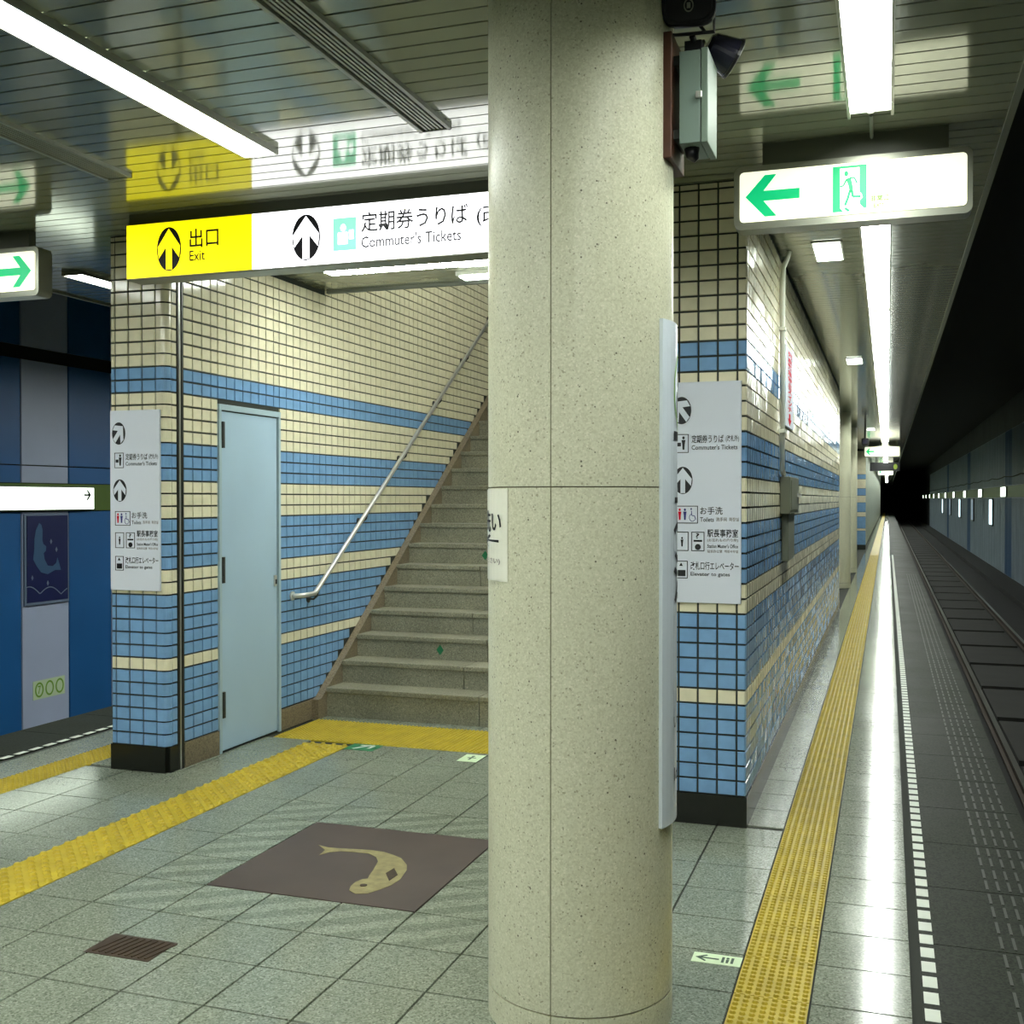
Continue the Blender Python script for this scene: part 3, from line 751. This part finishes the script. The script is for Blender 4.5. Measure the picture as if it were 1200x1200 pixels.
m = MB(); m.tube([(-.615, 3.66, 2.905), (-.613, 3.66, 2.88), (-.60, 3.665, 2.865)], [.026, .022, .01], 10); m.build('cable_gland', 'plastic_black', t, True)
def loud(lab, c, fwd, size, depth, mat, emblem):
    t = thing('loudspeaker', lab, 'loudspeaker', tuple(c))
    f = Vector(fwd).normalized(); rt = f.cross(Vector((0, 0, 1))).normalized() * -1; u_ = rt.cross(f) * -1
    if u_.z < 0: u_ = -u_
    def sec(d, s, k=24):
        out = []
        for i in range(k):
            a = 2 * math.pi * i / k; ca, sa = math.cos(a), math.sin(a); e = .5
            x = math.copysign(abs(ca) ** e, ca) * s; y = math.copysign(abs(sa) ** e, sa) * s
            out.append(Vector(c) + f * d + rt * x + u_ * y)
        return out
    m = MB(); S = [sec(0, size * .98), sec(-.012, size), sec(-.03, size), sec(-.04, size * .86), sec(-depth, size * .62), sec(-depth - .015, size * .5)]
    n = 24; base = 0
    for s_ in S: m.v += [tuple(p) for p in s_]
    for i in range(len(S) - 1):
        for k in range(n): m.f.append((i * n + k, i * n + (k + 1) % n, (i + 1) * n + (k + 1) % n, (i + 1) * n + k)); m.m.append(0)
    m.f.append(tuple(range(n))); m.m.append(0); m.f.append(tuple((len(S) - 1) * n + k for k in range(n))); m.m.append(0)
    m.build('cabinet', mat, t)
    m = MB(); g0 = sec(.001, size * .86); g1 = sec(.004, size * .84); m.prism(g0, g1); gr_ = m.build('grille', 'plastic_black', t)
    if emblem:
        m = MB(); fr = Fr(Vector(c) + f * .004 + u_ * emblem, -rt if (-rt).cross(u_).dot(f) > 0 else rt, u_)
        ring = ell(0, 0, .016, .021, 24); rin = ell(0, 0, .012, .0165, 24)
        flats('emblem', fr, [[ring[k], ring[(k + 1) % 24], rin[(k + 1) % 24], rin[k]] for k in range(24)] + [rect(-.006, .006, -.009, .009)], 'frame_metal', gr_, .001)
    # U bracket
    m = MB(); q = [Vector(c) - f * depth * .5 + rt * (s * (size * .9)) + u_ * z for s, z in ((1, 0), (1, -size * 1.15), (-1, -size * 1.15), (-1, 0))]
    m.tube(q, .007, 8); m.build('bracket', 'plastic_black', t)
    return t
c1 = onY(807, -4, 3.58); loud('square black loudspeaker with a round emblem at the column top', c1, (.12, -1, -.12), .088, .1, 'plastic_black', -.028)
c2 = onY(833, 54, 3.82)
t = thing('loudspeaker', 'dark bluish barrel loudspeaker turned towards the track beside the grey box', 'loudspeaker', tuple(c2))
ax = Vector((.78, .40, -.42)).normalized()
MB().tube([c2 - ax * .012, c2, c2 + ax * .03, c2 + ax * .072, c2 + ax * .084], [.034, .046, .054, .064, .066], 28).build('barrel', 'speaker_blue', t)
MB().tube([c2 + ax * .084, c2 + ax * .094, c2 + ax * .097], [.07, .07, .064], 28).build('rim', 'plastic_black', t)
MB().tube([c2 + Vector((-.01, -.035, .03)), c2 + Vector((-.03, -.045, .055)), c2 + Vector((-.04, -.02, .07))], .006, 8).build('bracket', 'plastic_black', t)
pz = c1 + Vector((0, .07, -.1))
m = MB(); m.tube([tuple(pz), (-.605, 3.70, 3.235), (-.605, 3.70, 3.21)], .011, 8); m.box(-.64, -.585, 3.66, 3.74, 3.212, 3.26); m.tube([(-.60, 3.72, 3.25), tuple(c2 - ax * .03)], .008, 8)
tag(m.build('speaker_mount', 'plastic_black'), 'black clamp arm holding the two loudspeakers above the grey box', 'bracket')

# ================================================================== lamps
def lamp(x, y0, y1, lab, grp, wd=.165, rim=.03, glow='lamp'):
    t = thing('ceiling_lamp', lab, 'lamp', (x, (y0 + y1) / 2, CZ), grp)
    m = MB(); h = wd / 2
    m.box(x - h - .012, x - h, y0, y1, CZ - rim, CZ); m.box(x + h, x + h + .012, y0, y1, CZ - rim, CZ); m.box(x - h, x + h, y0, y0 + .012, CZ - .03, CZ); m.box(x - h, x + h, y1 - .012, y1, CZ - .03, CZ)
    m.build('frame', 'frame_metal', t)
    m = MB(); m.box(x - h, x + h, y0 + .012, y1 - .012, CZ - (.026 if rim < .04 else .008), CZ - .002); m.build('diffuser', glow, t)
    m = MB(); m.box(x - .012, x + .012, y1 - .03, y1 - .015, CZ - .04, CZ - .026); m.build('clip', 'frame_metal', t)
    return t
PL = 'platform edge lamp row'
lamp(-.075, 1.0, 5.02, 'long fluorescent ceiling lamp ending just before the hanging running man sign', PL, rim=.05, glow='lamp_row')
lamp(-.075, -3.2, .94, 'long fluorescent ceiling lamp over the platform behind', PL, rim=.05, glow='lamp_row')
y = 6.3
while y < 118:
    lamp(-.075, y, y + 4.0, 'fluorescent ceiling lamp just behind the hanging running man sign, first of its long row' if y < 7 else 'fluorescent ceiling lamp in the long row over the track side platform', PL, rim=.05, glow='lamp_row'); y += 4.05
lamp(-2.885, .7, 4.715, 'long fluorescent ceiling lamp pointing at the yellow and white hanging sign', None)
lamp(-2.885, -3.4, .6, 'long fluorescent ceiling lamp over the platform middle behind', None)
for y0, y1 in ((6.75, 10.7), (10.76, 14.7), (14.76, 18.7), (18.8, 22.8), (22.9, 27)): lamp(-5.74, y0, y1, 'fluorescent ceiling lamp in the row beyond the tiled pillar', 'far side lamp row')
lamp(-5.74, .9, 4.9, 'added unseen fluorescent ceiling lamp over the platform facing the blue panels', 'far side lamp row')  # extra light source added out of view, mirroring the track side row
def lampx(x0, x1, y, z, lab):
    t = thing('ceiling_lamp', lab, 'lamp', ((x0 + x1) / 2, y, z), 'stair lamps')
    m = MB(); m.box(x0, x1, y - .07, y + .07, z - .03, z); m.build('housing', 'frame_metal', t)
    m = MB(); m.box(x0 + .03, x1 - .03, y - .065, y + .065, z - .042, z - .03); m.build('diffuser', 'lamp', t)
lampx(-3.92, -2.3, 7.27, CZ, 'fluorescent lamp along the ceiling edge before the stairs')
lampx(-3.05, -1.4, 7.75, CZ, 'fluorescent lamp at the ceiling end above the first steps')
lampx(-3.9, -1.6, 9.3, 5.24, 'added unseen fluorescent lamp over the middle of the stairs')  # unseen lamp added to brighten the stairs and handrail
lampx(-3.9, -1.6, 11.2, 6.4, 'added unseen fluorescent lamp high over the upper stairs')  # also added out of sight, to light the upper stair walls
def downlight(x0, x1, y0, y1):
    t = thing('ceiling_panel_light', 'small square panel light in the slatted ceiling beside the lamp row', 'lamp', ((x0 + x1) / 2, (y0 + y1) / 2, CZ), 'square panel lights')
    m = MB(); m.box(x0 - .012, x1 + .012, y0 - .02, y1 + .02, CZ - .008, CZ); m.build('frame', 'frame_metal', t)
    m = MB(); m.box(x0, x1, y0, y1, CZ - .014, CZ - .008); m.build('diffuser', 'lamp_small', t)
for y in (7.57, 13.9, 28.): downlight(-.475, -.302, y, y + .55)
# line diffusers
def vent(xc, wd, y0, y1, lab):
    t = thing('air_vent', lab, 'vent', (xc, y1, CZ)); h = wd / 2
    m = MB(); m.box(xc - h, xc - h + .018, y0, y1, CZ - .02, CZ); m.box(xc + h - .018, xc + h, y0, y1, CZ - .02, CZ); m.box(xc - h, xc + h, y1 - .008, y1, CZ - .02, CZ); m.build('frame', 'vent_metal', t)
    m = MB(); m.box(xc - h + .018, xc + h - .018, y0, y1 - .008, CZ - .004, CZ); m.build('slot_bed', 'vent_dark', t)
    for i in range(5):
        x = xc - h + .03 + (wd - .06) * (i + .5) / 5; m = MB(); m.box(x - .005, x + .005, y0, y1 - .01, CZ - .016, CZ - .004); m.build('blade', 'vent_metal', t)
vent(-1.95, .155, .8, 4.67, 'slotted metal air vent in the ceiling between lamp and column')
vent(-3.81, .16, .8, 4.84, 'slotted metal air vent in the ceiling beyond the long lamp')

# ================================================================== hanging signs
# yellow and white direction sign
SXa, SXb, SY0, SZ0, SZ1 = -4.283, -1.05, 5.5, 3.05, 3.366
t = thing('direction_sign', 'long lit yellow and white exit and commuter tickets sign under the ceiling', 'sign', ((SXa + SXb) / 2, SY0, SZ0))
mb = MB(); mb.box(SXa, SXb, SY0, SY0 + .15, SZ0 - .006, SZ1 + .008); mb.build('case', 'frame_metal', t, bevel=.006)
mb = MB(); mb.box(SXa, SXb, SY0 + .03, SY0 + .12, SZ1 + .008, CZ); mb.build('ceiling_rail', 'sign_rail', t)
YX = onY(296, 280, SY0).x
mb = MB(); mb.box(SXa + .008, YX, SY0 - .006, SY0, SZ0 + .004, SZ1); mb.build('yellow_panel', 'sign_lit_yellow', t)
mb = MB(); mb.box(YX, SXb - .008, SY0 - .006, SY0, SZ0 + .004, SZ1); mb.build('white_panel', 'sign_lit_white', t)
fr = fY(0, SY0 - .006, 0)
zc = (SZ0 + SZ1) / 2
arrow_disc(fr, onY(199, 293, SY0).x, zc, .083, .128, 0, 'sign_lit_black', 'sign_lit_yellow', t)
arrow_disc(fr, onY(359.5, 272, SY0).x, zc, .088, .128, 0, 'sign_lit_black', 'sign_lit_white', t)
def sx(x): return onY(x, 270, SY0).x
textf('出口', fr, sx(223), sx(257), zc - .005, zc + .105, 'sign_lit_black', t); textf('Exit', fr, sx(223), sx(241), zc - .08, zc - .02, 'sign_lit_black', t, bold=.01)
flat('ticket_pictogram', fr, rect(sx(391), sx(418), zc - .09, zc + .09), 'sign_lit_mint', t)
flats('ticket_figure', fr, [rect(sx(397), sx(408), zc - .055, zc + .01), ell((sx(401) + sx(405)) / 2, zc + .035, .016, .02, 12), rect(sx(410), sx(415), zc - .03, zc + .02)], 'sign_lit_white', t, .0026)
textf('定期券うりば', fr, sx(424), sx(549), zc - .0, zc + .11, 'sign_lit_black', t); textf("Commuter's Tickets", fr, sx(424), sx(541), zc - .085, zc - .02, 'sign_lit_black', t)
textf('(改札外)', fr, sx(559), sx(640), zc - .02, zc + .09, 'sign_lit_black', t)
flat('toilet_pictogram', fr, rect(sx(660), sx(690), zc - .09, zc + .09), 'sign_lit_mint', t)

def exit_sign(x0, x1, y, z0, z1, lab, flip, grp='hanging escape signs'):
    t = thing('escape_sign', lab, 'sign', ((x0 + x1) / 2, y, z0), grp)
    m = MB(); o = rrect(x0, x1, z0, z1, .035); m.prism([(a, y, b) for a, b in o], [(a, y + .12, b) for a, b in o]); m.build('case', 'frame_metal', t)
    m = MB(); o = rrect(x0 + .028, x1 - .024, z0 + .034, z1 - .03, .02); m.prism([(a, y - .006, b) for a, b in o], [(a, y + .001, b) for a, b in o]); m.build('lit_face', 'sign_lit_cream', t)
    m = MB(); m.box(x0 + .13, x1 - .1, y + .03, y + .09, z1, CZ); m.build('ceiling_bracket', 'sign_rail', t)
    m = MB(); m.box((x0 + x1) / 2 - .03, (x0 + x1) / 2 - .005, y - .004, y, z0 + .008, z0 + .026); m.build('catch', 'frame_metal', t)
    fr = fY(0, y - .006, 0); zc = (z0 + z1) / 2 + .002; s = -1 if flip else 1; ax = x1 - .05 if flip else x0 + .055
    flat('arrow_symbol', fr, [(ax, zc), (ax + s * .09, zc + .098), (ax + s * .145, zc + .098), (ax + s * .085, zc + .024), (ax + s * .25, zc + .024), (ax + s * .25, zc - .024), (ax + s * .085, zc - .024), (ax + s * .145, zc - .098), (ax + s * .09, zc - .098)], 'sign_lit_green', t)
    return t, fr, zc
t, fr, zc = exit_sign(-.70, .356, 5.36, 3.03, 3.33, 'lit escape sign with a green running man hung near the round column', False)
gx0, gx1, gz0, gz1 = -.246, -.096, zc - .105, zc + .105
def gp(x, y): return (gx0 + (x - 190) / (685 - 190) * (gx1 - gx0), gz1 - (y - 105) / (740 - 105) * (gz1 - gz0))
flats('door_pictogram', fr, [[gp(*p) for p in q] for q in ([(190, 105), (685, 105), (685, 135), (190, 135)], [(190, 135), (295, 135), (300, 690), (345, 740), (190, 740)],
      [(580, 135), (685, 135), (685, 700), (650, 715), (590, 650), (585, 600), (630, 560), (610, 500), (580, 480)])], 'sign_lit_green', t)
man = [ell(0, 0, 1, 1, 14)]
mp = [[gp(388 + 30 * x, 213 + 38 * y) for x, y in ell(0, 0, 1, 1, 14)], [gp(*p) for p in [(385, 285), (455, 270), (490, 430), (480, 470), (440, 470), (420, 380)]]]
for ln, wd in (([(300, 385), (345, 378), (400, 285)], .007), ([(440, 275), (505, 275), (545, 355)], .007), ([(445, 450), (410, 560), (370, 655)], .011), ([(470, 450), (485, 540), (600, 540)], .011), ([(370, 690), (430, 735)], .01)):
    mp += stroke([gp(*p) for p in ln], wd)
flats('running_man', fr, mp, 'sign_lit_green', t)
textf('非常口', fr, -.08, .0, zc - .07, zc - .04, 'print_green', t, bold=.02); textf('EXIT', fr, -.066, -.018, zc - .096, zc - .078, 'print_green', t, bold=.02)
t, fr, zc = exit_sign(-6.05, -5.016, 5.6, 3.02, 3.327, 'lit escape sign with a green right arrow hung beyond the tiled pillar', True)
flat('door_pictogram', fr, rect(-5.48, -5.33, zc - .1, zc + .1), 'sign_lit_green', t)
exit_sign(-.68, .36, 35, 3.0, 3.34, 'tiny distant lit escape sign over the platform far along the lamp row', False)
exit_sign(-.5, .3, 62, 3.0, 3.34, 'farthest lit escape sign near the tunnel end', False)
t = thing('departure_board', 'dark hanging train departure board with a round light far down the platform', 'sign', (0, 43, 2.75))
m = MB(); m.box(-.62, .42, 43, 43.25, 2.78, 3.09); m.build('case', 'plastic_black', t)
flat('round_light', fY(0, 43, 0), ell(.27, 2.93, .07, .1, 20), 'board_led', t)
for x in (-.4, .2): MB().tube([(x, 43.1, 3.09), (x, 43.1, CZ)], .015, 8).build('hanger', 'dark_metal', t)
m = MB(); m.tube([(-.075, 5.1, CZ), (-.075, 5.1, 3.425), (-.075, 5.36, 3.41)], .008, 8)
tag(m.build('sign_conduit', 'grey_paint'), 'thin conduit from the ceiling lamp end to the running man sign', 'conduit')
t = thing('camera_pole', 'black surveillance camera on a thin ceiling pole by the distant columns', 'camera', (-.5, 27.2, CZ))
MB().tube([(-.5, 27.2, CZ), (-.5, 27.2, 3.1)], .02, 8).build('pole', 'dark_metal', t)
m = MB(); m.box(-.58, -.42, 27.0, 27.4, 3.0, 3.16); m.build('body', 'plastic_black', t, bevel=.02)
MB().tube([(-.5, 27.0, 3.08), (-.5, 26.93, 3.08)], .05, 12).build('lens', 'speaker_blue', t)

# ================================================================== guide signs on the pillars
def guide(x0, x1, z0, z1, lab, arr, full):
    y = YF - .016
    t = thing('guide_sign', lab, 'sign', ((x0 + x1) / 2, y, z0))
    m = MB(); m.box(x0, x1, y, YF - .001, z0, z1); m.build('panel', 'sign_white', t, bevel=.002)
    fr = fY(x0, y, z0); W, H = x1 - x0, z1 - z0
    def T(s, a0, a1, b0, b1, m_='print_black'): textf(s, fr, a0 * W, a1 * W, (1 - b1) * H, (1 - b0) * H, m_, t, .0015)
    def box_(a0, a1, b0, b1):
        X0, X1, Z0, Z1 = a0 * W, a1 * W, (1 - b1) * H, (1 - b0) * H; w_ = .004
        flats('pictogram_border', fr, [rect(X0, X1, Z0, Z0 + w_), rect(X0, X1, Z1 - w_, Z1), rect(X0, X0 + w_, Z0, Z1), rect(X1 - w_, X1, Z0, Z1)], 'print_black', t, .0005)
        return X0, X1, Z0, Z1
    def person(cx, cz, s, m_): flats('figure_pictogram', fr, [ell(cx, cz + s * .72, s * .16, s * .2, 12), [(cx - s * .25, cz + s * .45), (cx + s * .25, cz + s * .45), (cx + s * .16, cz - s * .1), (cx + s * .12, cz - s * .8), (cx - s * .12, cz - s * .8), (cx - s * .16, cz - s * .1)]], m_, t, .0008)
    arrow_disc(fr, .18 * W, H * (1 - .128), .135 * W, .062 * H, arr[0], 'print_black', 'sign_white', t, .0006)
    b = box_(.09, .28, .235, .32); person(b[0] + (b[1] - b[0]) * .62, (b[2] + b[3]) / 2, .042, 'print_black'); flats('ticket_window', fr, [rect(b[0] + .01, b[0] + .032, b[2] + .035, b[2] + .055)], 'print_black', t, .0008)
    T('定期券うりば', .32, .76, .24, .277); T('(改札外)', .79, .97, .243, .275); T("Commuter's Tickets", .32, .95, .285, .307)
    arrow_disc(fr, .2 * W, H * (1 - .445), .135 * W, .062 * H, arr[1], 'print_black', 'sign_white', t, .0006)
    b = box_(.1, .41, .56, .64); person(b[0] + .022, (b[2] + b[3]) / 2, .036, 'print_red'); person(b[0] + .05, (b[2] + b[3]) / 2, .036, 'print_navy')
    cxx = b[0] + .09; cz = (b[2] + b[3]) / 2
    flats('wheelchair_pictogram', fr, stroke([(cxx - .005, cz + .02), (cxx - .003, cz - .005), (cxx + .012, cz - .006), (cxx + .018, cz - .026)], .004) + [ell(cxx - .006, cz + .03, .004, .006, 10)] + stroke([(cxx + .016 * math.cos(R(a)), cz - .016 + .02 * math.sin(R(a))) for a in range(110, 350, 20)], .003), 'print_navy', t, .0008)
    T('お手洗', .44, .75, .565, .60); T('Toilets', .44, .63, .612, .632); T('洗手间  화장실', .66, .97, .612, .63, 'print_brown')
    b = box_(.1, .28, .678, .765); person((b[0] + b[1]) / 2, (b[2] + b[3]) / 2 - .004, .03, 'print_black')
    b = box_(.32, .5, .678, .765); T('?', .38, .43, .684, .708); flats('luggage_pictogram', fr, [rect(b[0] + .012, b[1] - .012, b[2] + .05, b[2] + .06), ell((b[0] + b[1]) / 2, b[2] + .022, .016, .016, 12)], 'print_black', t, .0008)
    T('駅長事務室', .54, .96, .665, .702); T('(お忘れもの承り所)', .54, .96, .707, .724, 'print_brown'); T("Station Master's Office", .54, .96, .733, .75); T('站长办公室  역장사무실', .54, .96, .758, .772, 'print_brown')
    b = box_(.1, .27, .81, .89); flats('lift_pictogram', fr, [rect(b[0] + .012, b[1] - .012, b[2] + .012, b[2] + .045)], 'print_black', t, .0008); flats('lift_arrow', fr, [[(b[0] + .02, b[3] - .028), (b[0] + .04, b[3] - .028), (b[0] + .03, b[3] - .01)]], 'print_black', t, .0008)
    T('改札口行エレベーター', .31, .97, .813, .85); T('Elevator to gates', .31, .85, .86, .882)
guide(-4.752, -4.374, 1.162, 2.318, 'pale guide sign on the tiled pillar beside the grey door', (-45, 0), True)
guide(-1.12, -.733, 1.192, 2.376, 'pale guide sign on the tiled wall end behind the round column', (45, 0), True)

# ================================================================== things on the right wall
t = thing('wall_conduit', 'pale conduit pipe running down the glossy tiled wall to a switch box', 'conduit', (XR + .03, 7.8, 1.9))
MB().tube([(XR + .065, 7.78, CZ), (XR + .055, 7.78, 3.40), (XR + .026, 7.78, 3.33), (XR + .022, 7.78, 3.2), (XR + .022, 7.78, 1.95), (XR + .022, 7.9, 1.92)], .018, 10).build('pipe', 'pipe_paint', t, True)
for z in (2.2, 2.9): 
    m = MB(); m.box(XR, XR + .045, 7.75, 7.81, z, z + .025); m.build('clamp', 'pipe_paint', t, bevel=.003)
t = thing('emergency_stop_sign', 'narrow white sign with red vertical lettering on the glossy tiled wall', 'sign', (XR, 8.5, 2.28))
m = MB(); m.box(XR + .001, XR + .014, 8.16, 8.82, 2.28, 2.86); m.build('plate', 'sign_white', t)
fr = fX(XR + .014, 8.19, 2.28)
for i, ch in enumerate('列車緊急停止スイッチ'): textf(ch, fr, .12, .46, .58 - .024 - .045 * (i + 1) + .006, .58 - .024 - .045 * i, 'print_red', t, bold=.02)
flat('arrow_symbol', fr, [(.22, .10), (.34, .10), (.34, .06), (.43, .06), (.28, .012), (.13, .06), (.22, .06)], 'print_red', t)
t = thing('emergency_stop_box', 'drab metal emergency switch box on the tiled wall under the conduit', 'box', (XR, 8.35, 1.64))
m = MB(); m.box(XR + .001, XR + .07, 7.86, 8.62, 1.645, 1.905); m.build('body', 'switch_box', t, bevel=.005)
m = MB(); m.box(XR + .07, XR + .076, 7.93, 8.55, 1.67, 1.88); cv = m.build('cover', 'switch_box', t, bevel=.002)
m = MB(); m.box(XR + .076, XR + .1, 8.4, 8.5, 1.765, 1.79); m.build('handle', 'steel', cv)
m = MB(); m.box(XR + .001, XR + .05, 7.98, 8.5, 1.31, 1.645); m.build('wire_cover', 'switch_box', t, bevel=.008)

# ================================================================== handrail
t = thing('handrail', 'polished steel handrail rising along the tiled stair wall', 'handrail', (-4.24, 7.7, 1.0))
P0 = Vector((-4.24, 7.70, 1.012)); sl_ = .684
MB().tube([(XL + .003, 7.50, 1.005), (XL + .03, 7.502, 1.006), (-4.265, 7.515, 1.007), (-4.245, 7.545, 1.009), (-4.24, 7.60, 1.01), P0, P0 + Vector((0, .06, .06 * sl_)), P0 + Vector((0, 5.6, 5.6 * sl_))], .019, 12).build('rail', 'steel', t, True)
m = MB().tube([(XL + .001, 7.5, 1.005), (XL + .01, 7.5, 1.005)], .035, 14); m.build('end_flange', 'steel', t)
for y in (7.75, 8.62, 9.45, 10.3, 11.06, 11.9, 12.7):
    z = 1.012 + (y - 7.70) * sl_
    b = MB().tube([(XL + .001, y, z - .085), (XL + .05, y, z - .085), (-4.25, y, z - .06), (-4.24, y, z - .015)], .009, 8).build('bracket', 'dark_metal', t)
    MB().tube([(XL + .001, y, z - .085), (XL + .008, y, z - .085)], .03, 12).build('wall_rose', 'dark_metal', b)

# ================================================================== floor pieces
t = thing('floor_plaque', 'square brown stone floor plaque with a curled brass fish inlay', 'plaque', (-2.4, 4.8, 0))
m = MB(); m.box(GX[6] + .003, GX[9] - .003, gy(3) + .003, gy(6) - .003, -.007, .001); m.build('slab', 'plaque_brown', t)
FISH = [(409, 1044), (416.7, 1048), (431, 1047.5), (445, 1043), (458, 1038), (469, 1031), (476.7, 1020), (476.7, 1014), (470, 1006), (460, 1002), (450, 998.8), (436, 996.8), (416, 995.5), (396, 994.5), (384, 993.5), (373, 990.5), (381, 996.5), (374, 1002.5), (386, 999), (400, 998), (416, 999), (432, 1000.5), (441, 1005), (443, 1010), (437.5, 1020), (433, 1026), (431, 1030), (424, 1031), (416.7, 1034), (411, 1039)]
fz = Fr((0, 0, 0), (1, 0, 0), (0, 1, 0))
pts = [onZ(*p) for p in FISH]; flat('fish_inlay', fz, [(p.x, p.y) for p in pts], 'brass_inlay', t, .001, .0015)
e = onZ(426, 1038); flat('fish_eye', fz, ell(e.x, e.y, .017, .017, 14), 'bronze', t, .0026)
pts = [onZ(*p) for p in ((452, 1024), (462, 1018), (466, 1026), (456, 1033))]; flat('fish_fin', fz, [(p.x, p.y) for p in pts], 'bronze', t, .0026)
t = thing('floor_drain_cover', 'small bronze ribbed access cover set in the floor tiles', 'drain cover', (-2.79, 3.59, 0))
m = MB(); m.box(-2.937, -2.64, 3.498, 3.686, -.004, .0015); m.build('plate', 'bronze', t)
for i in range(9):
    x = -2.91 + i * .03; m = MB(); m.prism([(x, 3.515, .0015), (x + .008, 3.515, .0015), (x + .04, 3.67, .0015), (x + .032, 3.67, .0015)], [(x, 3.515, .004), (x + .008, 3.515, .004), (x + .04, 3.67, .004), (x + .032, 3.67, .004)]); m.build('rib', 'bronze', t)
def sticker(name, lab, x0, x1, y0, y1, base):
    t = thing(name, lab, 'sticker', ((x0 + x1) / 2, (y0 + y1) / 2, 0), None)
    m = MB(); m.box(x0, x1, y0, y1, .0008, .0022); m.build('sheet', base, t); return t, fZ(x0, y0, .0022)
t, fr = sticker('floor_sticker', 'pale green floor sticker with a left arrow beside the yellow tactile line', -.699, -.515, 4.165, 4.255, 'glow_sticker')
flats('arrow_symbol', fr, [rect(.03, .1, .04, .05), [(.012, .045), (.05, .075), (.055, .068), (.028, .045), (.055, .022), (.05, .015)]], 'print_darkgreen', t, .0003, .0006)
flats('running_man', fr, [rect(.11, .12, .02, .07), rect(.145, .155, .02, .07), ell(.132, .062, .006, .008, 10), [(.126, .05), (.138, .05), (.136, .02), (.128, .02)]], 'print_darkgreen', t, .0003, .0006)
t, fr = sticker('floor_sticker', 'dark green floor sticker with a white arrow before the stairs', -3.60, -3.375, 6.93, 7.115, 'green_sticker')
flats('arrow_symbol', fr, stroke([(.06, .03), (.13, .14)], .026) + stroke([(.07, .14), (.17, .15), (.165, .06)], .026), 'white_paint', t, .0003, .0006)
t, fr = sticker('floor_sticker', 'pale floor sticker with a dark figure before the stairs', -2.72, -2.58, 6.86, 7.06, 'glow_sticker')
flats('running_man', fr, [rect(.06, .075, .05, .13), ell(.067, .15, .012, .015, 10), rect(.04, .1, .1, .115)], 'print_darkgreen', t, .0003, .0006)
for k, xx in ((3, onY(515, 758, 8.47).x), (7, onY(568, 646, 9.55).x)):
    y = SY + RUN * (k - 1) + .014; z = Z0 + RISE * (k - .5) - .01
    t = thing('stair_sticker', ('green diamond sticker on a lower stair riser' if k == 3 else 'green diamond sticker on a higher stair riser by the column'), 'sticker', (xx, y, z))
    flat('sheet', fY(xx, y, z), [(0, -.045), (.033, 0), (0, .045), (-.033, 0)], 'green_sticker', t, .0005, .0012)
